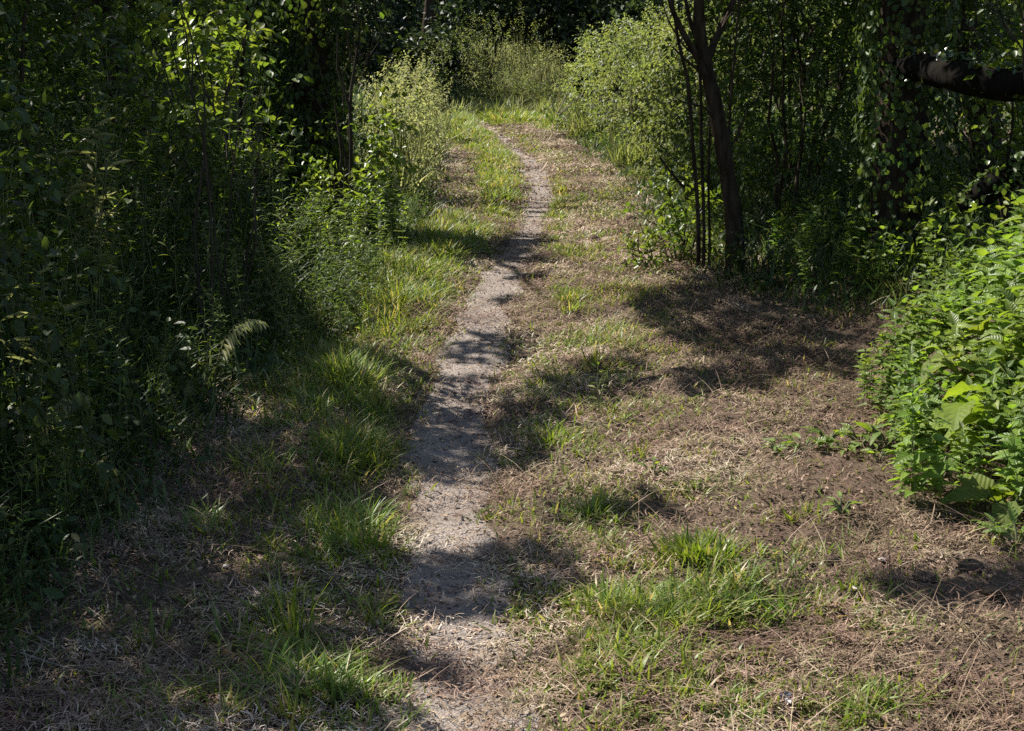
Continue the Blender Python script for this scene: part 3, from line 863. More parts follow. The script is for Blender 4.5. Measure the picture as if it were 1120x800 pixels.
# undergrowth: a mass nobody could count
mb = MB()
n = 52000
y = 2.2 + 21 * rng.random(n) ** 1.5; d = rng.random(n) ** 1.15 * 2.6
x = left_edge(y) - .02 + .10 * rng.normal(0, 1, n) - d
h = (.07 + .34 * np.minimum(1, d / .8)) * rng.uniform(.5, 1.3, n)
blades(mb, x, y, h, rng.uniform(.006, .016, n) * np.maximum(1, y / 8), rng.uniform(0, .5, n), rng.uniform(0, .9, n), 3)
n = 26000
y = 2.2 + 16 * rng.random(n) ** 1.4; d = .05 + rng.random(n) * 2.4
x = left_edge(y) + .06 * rng.normal(0, 1, n) - d
z = hz(x, y) + (.05 + .42 * np.minimum(1, d / .9)) * rng.random(n)
a = rng.random(n) * 6.28
scatter(mb, HEX, np.stack([x, y, z], -1), np.stack([np.cos(a), np.sin(a), rng.normal(0, .4, n)], -1), np.array([0, 0, 1.]) + rng.normal(0, .4, (n, 3)), rng.uniform(.025, .07, n), .8)
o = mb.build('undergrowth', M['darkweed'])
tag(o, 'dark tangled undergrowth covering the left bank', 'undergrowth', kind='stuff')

mb = MB()
n = 26000
y = rng.uniform(7.6, 24, n); d = rng.random(n) ** 1.2 * 3.2
re = np.interp(y, [7.6, 8.6, 9.4, 10.5, 11.7, 15, 20, 24], [1.75, 1.35, 1.25, 1.15, 1.1, 1.25, .85, .62])
x = re + .08 * rng.normal(0, 1, n) + d
h = (.06 + .28 * np.minimum(1, d / .9)) * rng.uniform(.5, 1.3, n)
blades(mb, x, y, h, rng.uniform(.006, .015, n) * np.maximum(1, y / 9), rng.uniform(0, .5, n), rng.uniform(0, .9, n), 3)
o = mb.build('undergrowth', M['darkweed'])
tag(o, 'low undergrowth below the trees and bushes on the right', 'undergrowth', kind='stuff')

mb = MB()
n = 90000
x = rng.uniform(-32, 32, n); y = rng.uniform(3, 75, n)
k = ((x < left_edge(y) - 2.2) | (x > 3.6) | (y > 28.5)) & (np.abs(x) < 3.5 + .5 * y)
x = x[k]; y = y[k]; n = len(x)
blades(mb, x, y, rng.uniform(.15, .5, n), rng.uniform(.02, .05, n), rng.uniform(0, .6, n), rng.uniform(0, .9, n), 3)
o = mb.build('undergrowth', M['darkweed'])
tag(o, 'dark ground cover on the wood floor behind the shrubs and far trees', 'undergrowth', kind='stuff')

# ------------------------------------------------------------------ right: forked tree with thin stems
x, y = FORK
t = thing('forked_tree', (x, y, H(x, y)), 'slim dark tree on the right verge forking above several thin straight stems', 'tree')
base = np.array([x, y, H(x, y)])


def rel(px, py_, D): return at(px, py_, D) - base


def stem_part(name, pts, rad, k=9, lump=.12, mat='bark'):
    mb = MB(); tube(mb, pts, rad, k, lump=lump); mb.build(name, M[mat], t)


D0 = 9.25
tr = spl([(0, 0, -.08), rel(804, 290, D0), rel(803, 240, D0), rel(797, 200, D0), rel(789, 150, D0), rel(781, 110, D0), rel(773, 75, D0), rel(766, 40, D0 - .05), rel(764, 0, D0 - .1), rel(768, -60, D0 - .1), (-.35, .1, 4.2)], 3)
stem_part('trunk', tr, np.interp(np.linspace(0, 1, len(tr)), [0, .05, .2, .5, .75, 1], [.14, .074, .058, .049, .036, .018]), 12, .2)
for pts, r0, r1 in [
    ([rel(778, 100, D0), rel(762, 62, D0 - .1), rel(742, 25, D0 - .2), rel(725, -30, D0 - .3), (-.9, -.4, 3.4)], .026, .010),
    ([rel(772, 72, D0), rel(784, 40, D0 + .1), rel(800, 5, D0 + .15), rel(815, -50, D0 + .2), (.5, .5, 3.9)], .028, .010),
    ([rel(776, 85, D0), rel(755, 70, D0 - .1), rel(736, 52, D0 - .2)], .014, .005),
    ([rel(770, 60, D0), rel(757, 30, D0), rel(750, 0, D0), rel(747, -60, D0)], .018, .008),
    ([rel(785, 135, D0), rel(770, 118, D0 - .1), rel(748, 112, D0 - .2), rel(735, 104, D0 - .25)], .009, .003),
    ([rel(792, 170, D0), rel(806, 150, D0 + .1), rel(818, 120, D0 + .15), rel(835, 100, D0 + .2)], .010, .003),
    ([rel(760, 60, D0 - .1), rel(748, 50, D0 - .2), rel(730, 20, D0 - .3), rel(722, -10, D0 - .3)], .008, .003),
    ([rel(800, 5, D0 + .15), rel(790, 30, D0), rel(800, 15, D0), rel(824, 0, D0)], .008, .003)]:
    q = spl(pts, 4); stem_part('branch', q, np.linspace(r0, r1, len(q)), 7)
for pts, r0, r1 in [
    ([rel(764, 262, D0 + .1), rel(762, 210, D0 + .1), rel(757, 150, D0 + .05), rel(752, 90, D0), rel(741, 40, D0), rel(733, -20, D0)], .016, .009),
    ([rel(770, 262, D0 + .15), rel(769, 210, D0 + .15), rel(767, 150, D0 + .12), rel(766, 90, D0 + .1), rel(762, 30, D0 + .1), rel(758, -40, D0 + .1)], .013, .008),
    ([rel(776, 265, D0 + .2), rel(775, 205, D0 + .2), rel(776, 150, D0 + .2), rel(778, 118, D0 + .1)], .010, .007),
    ([rel(800, 230, D0 + .2), rel(797, 170, D0 + .25), rel(800, 100, D0 + .3), rel(806, 30, D0 + .3), rel(812, -40, D0 + .3)], .010, .006)]:
    pts = [(pts[0][0], pts[0][1], -.05)] + pts
    q = spl(pts, 4); stem_part('stem', q, np.linspace(r0, r1, len(q)), 7, .08)
fi = len(TREES)
cp = crown_pts[fi] - base
mb = MB(); limbs(mb, tr[len(tr) // 2:], cp[rng.integers(0, len(cp), 40)], .018); mb.build('branch', M['bark'], t)
mb = MB(); crown_mesh(mb, cp, (.07, .12)); mb.build('crown', M['shrub'], t)

# low bush at its foot, stick poking out, dead twigs
b = gp(742, 296)
shrub('hazel_bush', b[0] + .02, b[1] + .25, .24, .22, .62, 80, .05, 'bright', 'low backlit bush at the foot of the thin stems', 'bush', per=10, stems=6, twl=(.08, .2), cut=True, stem_mat='bark')
b = gp(712, 300)
shrub('bramble', b[0] + .03, b[1] + .1, .2, .2, .24, 46, .042, 'bright', 'small bramble hugging the ground left of the forked tree', 'bramble', per=9, stems=5, twl=(.08, .16), cut=True)
b = gp(800, 320)
shrub('bramble', b[0] + .12, b[1] + .0, .16, .16, .32, 30, .045, 'shrub', 'dark bramble at the right foot of the forked tree', 'bramble', per=9, stems=5, twl=(.08, .16), cut=False)


def stick(pts, r0, r1, label, mat='bark', cat='stick', group=None):
    P = np.array(pts); c = P[0].copy()
    mb = MB(); q = spl(P - c, 3); tube(mb, q, np.linspace(r0, r1, len(q)), 6, lump=.2)
    # small side spur
    a = q[len(q) // 2]; d = q[-1] - q[0]; s = nrm(np.cross(d, np.array([0, 0, 1.])) + np.array([0, 0, .6]))
    tube(mb, wob(a, a + s * np.linalg.norm(d) * .16 + d * .08, 4, .03), np.linspace(r1, r1 * .5, 4), 4)
    o = mb.build('stick', M[mat]); o.location = c
    return tag(o, label, cat, group)


stick([at(748, 205, 9.2), at(738, 194, 9.1), at(722, 173, 9.0)], .011, .006, 'dark dead stick poking up left out of the low bush')
x0, y0 = gp(698, 272); x1, y1 = gp(676, 263)
stick([(x0, y0, H(x0, y0) + .03), ((x0 + x1) / 2, (y0 + y1) / 2, .07), (x1, y1, H(x1, y1) + .09)], .009, .004, 'dark dead stick lying on the verge left of the small bramble')
x0, y0 = gp(655, 452); mbz = H(x0, y0)

# ------------------------------------------------------------------ right wood
RS = [(2.05, 10.8, .55, .6, 2.2, 190, 'dark shrub right behind the forked tree'), (2.9, 10.6, .6, .6, 2.4, 210, 'dark shrub between the forked tree and the right ivy clad trunk'),
      (3.4, 9.5, .6, .6, 2.3, 190, 'dark shrub right of the ivy clad trunk in the right wood'), (2.5, 12.6, .8, .8, 2.6, 240, 'taller dark shrub deeper in the right wood'),
      (3.9, 12.0, .9, .9, 2.8, 220, 'big dark shrub at the back of the right wood'), (4.6, 9.6, .9, .9, 2.8, 200, 'dark shrub at the far right of the wood'),
      (3.4, 15.0, .9, 1.0, 2.6, 200, 'shrub joining the right wood to the sunny bushes')]
RS += [(2.35, 11.8, .6, .5, 2.3, 240, 0), (2.9, 13.6, .8, .6, 2.5, 260, 0), (2.0, 13.4, .45, .5, 2.0, 180, 0), (5.6, 12.5, 1.3, 1.4, 3.2, 240, 0), (6.2, 9.5, 1.2, 1.5, 3.2, 220, 0), (5.2, 15.8, 1.4, 1.5, 3.2, 240, 0), (6.0, 19.5, 1.6, 2.0, 3.2, 240, 0), (4.6, 7.9, .8, .8, 2.4, 200, 0), (7.5, 24.0, 2.0, 2.4, 3.6, 240, 0), (4.6, 26.0, 1.6, 2.0, 3.0, 240, 0), (8.2, 14.5, 1.8, 2.6, 3.6, 240, 0)]
for (x, y, rx, ry, h, n, lab) in RS:
    lab = lab or 'shrub deep inside the right wood, lost in shade'
    shrub('wood_shrub', x, y, rx, ry, h, n, .055 if x < 4.65 else .095, 'shrub', lab, group='dark shrubs of the right wood', per=16, stems=3, stem_mat='bark')
b = at(1060, 150, 7.9)
shrub('elder_bush', 2.88, 7.95, .42, .35, 1.42, 170, .06, 'bright', 'sunlit bush beneath the thick dead limb on the right', 'bush', per=13, stems=7, twl=(.12, .28))
shrub('glossy_bush', 2.95, 7.3, .62, .4, 2.2, 210, .042, 'glossy', 'bush with small glinting leaves at the top right corner', 'bush', z0=1.42, per=15, stems=7, twl=(.15, .35))
x, y = IVYR
t = thing('ivy_clad_tree', (x, y, H(x, y)), 'broad dark ivy clad trunk in the right wood beside the thick dead limb', 'tree')
mb = MB(); tp = wob((0, 0, -.1), (-.05, .2, 5.2), 14, .012); tube(mb, tp, np.linspace(.17, .09, 14), 10, lump=.2)
cp = crown_pts[fi + 1] - np.array(t.location)
if len(cp): limbs(mb, tp, cp[rng.integers(0, len(cp), 22)], .03)
mb.build('trunk', M['bark'], t)
n = 6000; a = rng.random(n) * 2 * PI; zz = rng.uniform(.05, 3.6, n); rad = .19 + .12 * fbm(a * 1.2 + 5, zz * 2 + 7, 3) + rng.random(n) * .05
pos = np.stack([np.cos(a) * rad, np.sin(a) * rad, zz], -1)
nm = np.stack([np.cos(a), np.sin(a), .3 + 0 * a], -1) + rng.normal(0, .35, (n, 3)); ax = np.stack([rng.normal(0, .5, n), rng.normal(0, .5, n), -1 + 0 * a], -1)
mb = MB(); scatter(mb, HEX, pos, ax, nm, rng.uniform(.035, .055, n), 1.25); mb.build('ivy', M['shrub'], t)
if len(cp):
    mb = MB(); crown_mesh(mb, cp, (.07, .12)); mb.build('crown', M['shrub'], t)

# thick dead limb and lower leaning log
def log_obj(pts, rad, label, name):
    P = np.array(pts); c = P[0].copy(); mb = MB(); q = spl(P - c, 5)
    r = np.interp(np.linspace(0, 1, len(q)), np.linspace(0, 1, len(rad)), rad)
    q = np.concatenate([q[:1] - (q[1] - q[0]) * .02, q, q[-1:] + (q[-1] - q[-2]) * .02]); r = np.concatenate([[.005], r, [.005]])
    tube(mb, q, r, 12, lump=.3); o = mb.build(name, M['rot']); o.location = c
    n = 950; i = rng.integers(1, len(q) - 1, n); a = rng.normal(1.7, .9, n)
    pos = q[i] + np.stack([0 * a, np.cos(a), np.sin(a)], -1) * (r[i] * 1.08 + .01)[:, None] + rng.normal(0, .02, (n, 3))
    ml = MB(); scatter(ml, HEX, pos, rng.normal(0, 1, (n, 3)) + np.array([0, -.3, -.6]), np.stack([0 * a, np.cos(a), np.sin(a)], -1) + rng.normal(0, .4, (n, 3)), rng.uniform(.03, .05, n), 1.2)
    ml.build('ivy', M['glossy'], o)
    return tag(o, label, 'dead limb')


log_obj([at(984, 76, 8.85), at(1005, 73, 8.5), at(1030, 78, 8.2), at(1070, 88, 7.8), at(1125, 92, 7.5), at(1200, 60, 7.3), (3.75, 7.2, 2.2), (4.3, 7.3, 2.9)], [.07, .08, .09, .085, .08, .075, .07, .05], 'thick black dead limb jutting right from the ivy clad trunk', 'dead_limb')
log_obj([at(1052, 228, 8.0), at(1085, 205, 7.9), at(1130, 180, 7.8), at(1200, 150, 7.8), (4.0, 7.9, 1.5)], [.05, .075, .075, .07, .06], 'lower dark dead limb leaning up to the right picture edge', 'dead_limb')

# ------------------------------------------------------------------ far: sunny bushes on the right bank, pale weeds, trees behind
RB = [(1.95, 15.2, .55, .6, 1.15, 'sunny bush just left of the thin stems'), (2.1, 17.0, .6, .7, 1.5, 'sunny bush behind the thin stems'), (1.75, 18.8, .6, .7, 1.5, 'pale green bush in the middle of the right bank'),
      (1.55, 21.0, .6, .8, 1.5, 'sunny bush on the right bank before the path end'), (1.5, 23.6, .65, .9, 1.5, 'bushy weed bank at the far right of the path end'), (2.6, 20.0, .9, 1.0, 1.9, 'taller bush at the back of the sunny right bank'),
      (2.6, 24.0, 1.0, 1.2, 1.8, 'broad pale bush topping the sunny right bank'), (3.4, 17.5, .9, 1.0, 2.1, 'bush at the back of the right bank beside the wood')]
for (x, y, rx, ry, h, lab) in RB:
    shrub('verge_bush', x, y, rx, ry, h, 250, .06, 'bank', lab, 'bush', 'sunny bushes of the right bank', per=13, tm=HEX, stems=5, twl=(.15, .35), cut=False, shell=.7, droop=.05, wid=.8)


def weed_clump(name, x, y, r, h, n, matk, label, cat, group=None, wid=.014, heads=60):
    zb = H(x, y); t = thing(name, (x, y, zb), label, cat, group)
    a = rng.random(n) * 6.28; rr = np.sqrt(rng.random(n)) * r
    mb = MB()
    blades(mb, np.cos(a) * rr, np.sin(a) * rr, h * rng.uniform(.45, 1.0, n), wid * rng.uniform(.6, 1.3, n), rng.uniform(0, .35, n), rng.uniform(0, .7, n), 3, z=np.full(n, -.02), rnd=rng.random(n))
    mb.build('leaves', M[matk], t)
    if heads:
        mb = MB(); a = rng.random(heads) * 6.28; rr = np.sqrt(rng.random(heads)) * r
        for i in range(heads):
            b0 = np.array([math.cos(a[i]) * rr[i], math.sin(a[i]) * rr[i], 0]); q = b0 + np.array([rng.normal(0, .08), rng.normal(0, .08), h * rng.uniform(.85, 1.2)])
            tube(mb, wob(b0, q, 5, .02), [.003, .0028, .0025, .009, .002], 4, rnd=rng.random())
        mb.build('seed_head', M['pale'], t)
    return t


for (x, y, r, h, lab) in [(-.1, 29.6, .6, 1.25, 'pale grass heads above the weed bank at the end of the path'), (.55, 29.0, .5, 1.1, 'thin pale grass beside the right bank at the path end')]:
    weed_clump('tall_grass', x, y, r, h, 110, 'pale', lab, 'grass clump', 'tall grass at the end of the path', .012, 60)
for (x, y, rx, h, lab, mk) in [(-.35, 29.6, .7, 1.2, 'pale leafy weed bank straight ahead where the path ends', 'pale'), (-1.15, 29.8, .7, 1.35, 'leafy weed bank left of the path end', 'bank'), (.5, 29.2, .6, 1.05, 'leafy weed bank between the path end and the right bank', 'pale'),
                             (-.2, 31.0, 1.2, 1.65, 'taller weed bank behind the pale weeds at the path end', 'bank'), (.1, 28.4, .45, .55, 'low yellow green weeds at the very end of the path', 'bank'),
                             (-.85, 27.9, .55, .42, 'shaded low bush in the dark patch left of the path end', 'darkweed'), (-1.7, 28.0, .7, .6, 'shaded bush left of the dark patch at the path end', 'darkweed')]:
    shrub('weed_bank', x, y, rx, rx * .9, h, 330, .045, mk, lab, 'weeds', per=12, stems=4, twl=(.15, .4), cut=False, shell=.6, droop=-.1, wid=.6)
for (x, y, rx, h, lab) in [(-1.12, 13.6, .3, .8, 'grey green leafy weed beside the bright grass bend'), (-1.2, 15.4, .34, .95, 'tall grey green leafy weed on the far left verge'), (-1.3, 17.6, .36, 1.0, 'grey green leafy weed further up the left verge'), (-1.35, 20.4, .4, 1.0, 'last grey green leafy weed on the left verge')]:
    shrub('leafy_weed', x, y, rx, rx, h, 240, .042, 'pale', lab, 'weeds', per=11, stems=4, twl=(.15, .3), cut=False, shell=.6, droop=-.1, wid=.7)
for i, (x, y, r, h) in enumerate([(-1.12, 13.0, .3, .55), (-1.2, 14.4, .3, .65), (-1.2, 16.4, .3, .7), (-1.25, 18.8, .34, .65), (-1.35, 22.0, .4, .6)]):
    lab = ['grey green weed clump nearest on the far left verge', 'tall grey green weed clump left of the bright grass bend'][i] if i < 2 else 'grey green weed clump along the far left verge'
    weed_clump('tall_weeds', x, y, r, h, 110, 'pale', lab, 'weed clump', 'grey green weeds of the far left verge', .016, 24)
for (x, y, r, h, lab) in [(1.1, 20.6, .3, .55, 'low pale weeds at the foot of the right bank'), (.95, 22.6, .35, .6, 'low pale weeds at the far foot of the right bank'), (1.45, 16.6, .3, .5, 'weeds at the foot of the bush behind the thin stems')]:
    weed_clump('tall_weeds', x, y, r, h, 300, 'bank', lab, 'weed clump', 'low weeds at the foot of the right bank', .016, 12)

for k_ in range(22):
    x = rng.uniform(-1.0, .75); y = 25.6 + 2.6 * rng.random() + .4 * (x < -.2)
    weed_clump('grass_tuft', x, y, .22, rng.uniform(.2, .5), 60, 'bank' if k_ % 3 else 'pale', 'rough grass tuft where the path fades out', 'grass tuft', 'rough tufts where the path fades out', .02, 0)
# cut brush heap, bleached twigs (615,120)
b = gp(622, 152); t = thing('brush_heap', (b[0] + .15, b[1], H(b[0], b[1])), 'heap of grey cut twigs at the foot of the right bank', 'brush heap')
mb = MB()
for _ in range(46):
    a0 = np.array([rng.normal(0, .22), rng.normal(0, .25), rng.uniform(0, .35)]); a = rng.uniform(-.6, 1.2)
    tube(mb, wob(a0, a0 + np.array([math.cos(a) * .5, rng.normal(0, .2), math.sin(a) * .45]), 5, .06), np.linspace(.011, .004, 5), 5)
mb.build('twigs', M['twig'], t)
mb = MB(); n = 320; scatter(mb, HEX, rng.normal(0, 1, (n, 3)) * np.array([.24, .25, .12]) + np.array([.1, 0, .28]), rng.normal(0, 1, (n, 3)), np.array([0, 0, 1.]) + rng.normal(0, .4, (n, 3)), rng.uniform(.05, .09, n)); mb.build('foliage', M['shrub'], t)

FT = [(-9, 33, 'dark'), (-5.5, 31, ''), (-2.6, 33, ''), (-.6, 36, ''), (1.4, 34, ''), (3.6, 32, ''), (6.2, 30, ''), (9.5, 33, ''), (-6.5, 40, ''), (-2, 43, ''), (3, 42, ''), (7.5, 40, ''), (-12, 42, ''), (13, 41, ''), (-1.9, 30.5, '')]
for i, (x, y, _) in enumerate(FT):
    h = rng.uniform(6, 8.5) if i < 14 else 3.4
    t = thing('far_tree', (x, y, 0), 'dark tree in the wood that closes the view behind the path end', 'tree', 'trees closing the view')
    if i in (3, 4, 14):
        t['label'] = {3: 'dark tree straight behind the pale grass at the end of the path', 4: 'dark tree behind the gap right of the path end', 14: 'bushy dark tree overhanging the left side of the path end'}[i]
    R = rng.uniform(1.8, 2.5) if i < 14 else 1.1
    mb = MB(); tp = wob((0, 0, -.1), (rng.normal(0, .3), rng.normal(0, .3), h * .85), 10, .03); tube(mb, tp, np.linspace(.2, .05, 10), 8, lump=.15)
    n = 560 if i < 14 else 160
    c = rng.normal(0, 1, (n, 3)); c = nrm(c) * (rng.random((n, 1)) ** .4); c = c * np.array([R, R, h * .5]) + np.array([0, 0, h * .5 + .1]); c[: n // 2, 2] *= .45
    c = c[c[:, 2] > .25]; limbs(mb, tp, c[:20], .05); mb.build('trunk', M['bark'], t)
    k = 26; pos = (c[:, None] + rng.normal(0, .24, (len(c), k, 3)) * np.array([1, 1, .7])).reshape(-1, 3)
    rn = np.clip(np.repeat(rng.random(len(c)), k) * .6 + rng.random(len(pos)) * .4, 0, 1)
    ok = ~in_shaft(pos + np.array([x, y, 0]), .5); pos = pos[ok]; rn = rn[ok]
    m = len(pos); ax = rng.normal(0, 1, (m, 3)); ax[:, 2] -= .4
    mb = MB(); scatter(mb, HEX, pos, ax, np.array([0, 0, 1.]) + rng.normal(0, .5, (m, 3)), rng.uniform(.09, .17, m), rnd=rn); mb.build('crown', M['far'], t)

# ------------------------------------------------------------------ grass and straw on the track
GREEN = [(335, 445, 80, 60, .6, .09), (300, 520, 70, 40, .35, .08), (330, 390, 60, 30, .7, .12),(545, 131, 70, 7, 1.3, .16), (610, 140, 30, 10, .8, .12), (500, 140, 20, 20, 1.2, .16),  # px, py, rx, ry, density, height
    (740, 660, 150, 55, .8, .085), (690, 725, 120, 60, .6, .07), (650, 552, 38, 28, .7, .06), (640, 455, 70, 34, .45, .06), (600, 472, 32, 14, .6, .06), (655, 375, 70, 40, .65, .07),
    (622, 330, 26, 14, .9, .08), (545, 198, 32, 52, 1.3, .09), (525, 155, 30, 22, 1.1, .08), (612, 222, 14, 46, 1.0, .07), (680, 330, 50, 26, .5, .06), (390, 582, 46, 34, 1.1, .11), (388, 500, 48, 36, 1.0, .12),
    (385, 425, 52, 62, 1.2, .13), (430, 318, 62, 62, 1.4, .14), (365, 745, 70, 52, .9, .075), (310, 680, 46, 70, .55, .08), (228, 580, 26, 22, .4, .10), (240, 775, 80, 30, .6, .07), (500, 258, 52, 26, 1.1, .10),
    (660, 225, 56, 34, .45, .06), (872, 580, 36, 16, .5, .05), (960, 690, 24, 16, .5, .05), (720, 785, 70, 32, .5, .06), (945, 775, 60, 30, .5, .06), (300, 600, 120, 60, .25, .07), (600, 420, 40, 22, .5, .06), (640, 280, 50, 26, .5, .06),
    (570, 160, 40, 16, .5, .06), (860, 780, 80, 30, .35, .05), (1000, 760, 70, 30, .35, .05), (620, 520, 60, 30, .3, .05), (800, 760, 60, 30, .35, .05), (400, 660, 30, 40, .6, .08), (480, 270, 40, 40, 1.0, .12), (760, 530, 60, 30, .2, .05)]


def track_ok(x, y):
    return (x > left_edge(y) - .45) & (x < np.interp(y, [1, 4.6, 5.3, 6.4, 8, 9.3, 11.7, 15, 20, 24], [2.3, 2.0, 1.75, 1.8, 2.0, 1.8, 1.3, 1.45, 1.0, .8]) + .1)


def sample_track(n, pw=1.6):
    y = 2.3 + 24 * rng.random(n) ** pw; x = rng.uniform(-1.9, 2.4, n)
    k = track_ok(x, y)
    return x[k], y[k]


def pathness(x, y):
    wob_ = .05 * (fbm(y * 3 + 10, x * 3 + 4, 3) - .5) * 2
    return np.exp(-(np.abs(x - smooth_path_x(y) + wob_) / .14) ** 4)


mb = MB()
x, y = sample_track(1500000, 2.0)
px, py_ = to_px(x, y)
den = .03 + .55 * np.maximum(fbm(x * 3.2 + 30, y * 3.2, 4) - .47, 0) * np.interp(x - .12 * (y - 4), [-.5, .3, 1.0, 1.6], [1.0, 1.5, .95, .6]); hh = np.full(len(x), .045)
for cx, cy, rx, ry, d, h in GREEN:
    wgt = np.exp(-(((px - cx) / rx) ** 2 + ((py_ - cy) / ry) ** 2) * 1.2)
    cl = np.clip((fbm(x * 9 + cx, y * 9 + cy, 3) - .43) * 6, 0, 1.5)
    den += wgt * d * cl; hh = np.maximum(hh, h * np.minimum(1, wgt * 1.3))
den *= (1 - pathness(x, y))
k = rng.random(len(x)) < den * .42
x = x[k]; y = y[k]; hh = hh[k]; n = len(x)
NG_ = n
blades(mb, x, y, hh * rng.uniform(.3, 1.35, n), rng.uniform(.0035, .0085, n) * np.maximum(1, y / 8), rng.uniform(0, .8, n), rng.uniform(.0, 1.1, n), 3)
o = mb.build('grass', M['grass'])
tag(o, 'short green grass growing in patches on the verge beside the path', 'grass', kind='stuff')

# straw: cut dry stalks lying every way
mb = MB()
x, y = sample_track(1000000, 2.0)
drift = np.clip(4.6 * (fbm(x * 2.6 + 70, y * 2.6, 5) - .40), .2, 1.1) * np.interp(x - .12 * (y - 4), [.5, 1.1, 1.6], [1, .85, .75])
k = rng.random(len(x)) < (1 - np.interp(y, [2.5, 3.4, 4.2, 5, 8, 9], [.6, .6, .6, .64, .74, .9]) * pathness(x, y)) * drift
x = x[k]; y = y[k]; n = len(x); NS_ = n
ln = rng.uniform(.010, .042, n) * np.where(rng.random(n) < .06, 3.0, 1) * np.maximum(1, y / 9); w = rng.uniform(.0007, .0020, n) * np.maximum(1, y / 5)
a = rng.random(n) * 6.28; tl = rng.normal(.05, .28, n)
d = np.stack([np.cos(a) * np.cos(tl), np.sin(a) * np.cos(tl), np.sin(tl)], -1)
P0 = np.stack([x, y, hz(x, y) + rng.random(n) ** 1.5 * .03 + .001 + .010 * pathness(x, y)], -1) - d * ln[:, None] * .3
s = np.stack([-np.sin(a), np.cos(a), 0 * a], -1) * w[:, None]
mid = P0 + d * ln[:, None] * .5 + s * rng.normal(0, 1.5, n)[:, None] + np.array([0, 0, 1.]) * (ln * rng.uniform(0, .12, n))[:, None]
P1 = P0 + d * ln[:, None]
V = np.stack([P0 - s, P0 + s, mid - s, mid + s, P1 - s * .5, P1 + s * .5], 1).reshape(-1, 3)
F = (np.array([(0, 1, 3, 2), (2, 3, 5, 4)])[None] + (np.arange(n) * 6)[:, None, None]).reshape(-1, 4)
tone = np.clip(rng.random(n) * .62 + .9 * (fbm(x * 3 + 9, y * 3 + 2, 3) - .5) + .22 * np.clip(1.2 - (x - .12 * (y - 4)), 0, 1), 0, 1)
mb.add(V, F, 0, np.repeat(tone, 6))
# longer dead stems, bent, lying over the rest
x, y = sample_track(16000, 1.8); k = rng.random(len(x)) < (1 - .9 * pathness(x, y)) * np.interp(x, [-1.5, .3, 1.2], [.5, .5, 1]); x = x[k]; y = y[k]; n = len(x)
az = rng.random(n) * 6.28
blades(mb, x, y, rng.uniform(.03, .13, n), rng.uniform(.0014, .0032, n) * np.maximum(1, y / 7), rng.uniform(.8, 3.0, n) * .6, rng.uniform(.4, 1.6, n), 4, rnd=np.clip(rng.random(n) * .8 - .12 * (x > 1), 0, 1), z=hz(x, y) + .012, az=az)
# crumbs of dead leaf
x, y = sample_track(60000, 2.0); n = len(x); a = rng.random(n) * 6.28
scatter(mb, HEX, np.stack([x, y, hz(x, y) + .006 + rng.random(n) * .012], -1), np.stack([np.cos(a), np.sin(a), rng.normal(0, .25, n)], -1), np.array([0, 0, 1.]) + rng.normal(0, .4, (n, 3)),
        rng.uniform(.008, .024, n) * np.maximum(1, y / 9), rnd=rng.random(n) * .75)
o = mb.build('straw', M['straw'])
tag(o, 'dry cut straw and leaf crumbs strewn over the verge and path', 'straw', kind='stuff')

# ------------------------------------------------------------------ grass tufts one can point at
def tuft(px, pyy, n, h, r, label, group=None, matk='tuft', wid=.0072, curve=(.05, .8), lean=(0, .45)):
    x, y = gp(px, pyy); z = H(x, y)
    dense = 'dense' in label
    n = n if dense else int(n * .36); a = rng.random(n) * 6.28
    rr = r * np.sqrt(rng.random(n)) if dense else r * np.minimum(np.abs(rng.normal(0, .8, n)), 1.35)
    clump = fbm((x + np.cos(a) * rr) * 16, (y + np.sin(a) * rr) * 16, 2)
    kk = clump > (.0 if dense or n < 140 else .2); a = a[kk]; rr = rr[kk]; n = len(a)
    mb = MB()
    bx = np.cos(a) * rr; by = np.sin(a) * rr
    blades(mb, bx, by, h * (.25 + .85 * rng.random(n) ** 1.5) * (1 - .35 * np.minimum(1, rr / (r * 1.6))), wid * rng.uniform(.6, 1.4, n), rng.uniform(*lean, n) * rng.uniform(.4, 1.8, n), rng.uniform(*curve, n) * rng.uniform(.4, 1.4, n), 4, z=hz(x + bx, y + by) - z - .005, az=a + rng.normal(0, .9, n))
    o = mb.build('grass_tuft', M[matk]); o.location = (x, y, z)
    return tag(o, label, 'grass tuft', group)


tuft(762, 612, 900, .105, .12, 'dense dark green grass tuft standing alone right of the path')
tuft(655, 662, 180, .13, .07, 'bright grass tuft with broad blades at the left end of the lush patch', wid=.008)
tuft(742, 670, 160, .08, .12, 'lush bright grass tuft in the middle of the big green patch')
tuft(850, 668, 140, .10, .07, 'bright grass tuft at the right end of the big green patch')
tuft(690, 745, 160, .09, .09, 'grass tuft below the big green patch')
tuft(400, 600, 320, .16, .10, 'sunlit grass tuft at the left path edge above the shaded tuft')
tuft(402, 765, 240, .085, .11, 'bright sunlit grass tuft at the left path edge, bottom of the picture')
tuft(322, 790, 90, .17, .08, 'tall upright shaded grass tuft at the bottom left', curve=(0, .5), lean=(0, .3), wid=.007)
tuft(318, 690, 110, .24, .05, 'tall thin shaded tuft with dark stalks left of the path', curve=(0, .4), lean=(0, .25), wid=.006)
tuft(335, 745, 110, .09, .13, 'shaded grass tuft between the tall thin tuft and the bright one')
tuft(228, 592, 16, .12, .03, 'sparse tuft of a few broad lit blades in the left shade', wid=.009, curve=(0, .4), lean=(.1, .6))
tuft(648, 560, 170, .09, .06, 'low grass tuft right of the path halfway to the lush patch')
tuft(535, 552, 150, .05, .05, 'small dull tuft on the right path edge')
tuft(605, 482, 120, .10, .05, 'sunlit tuft at the lower rim of the shadow across the path')
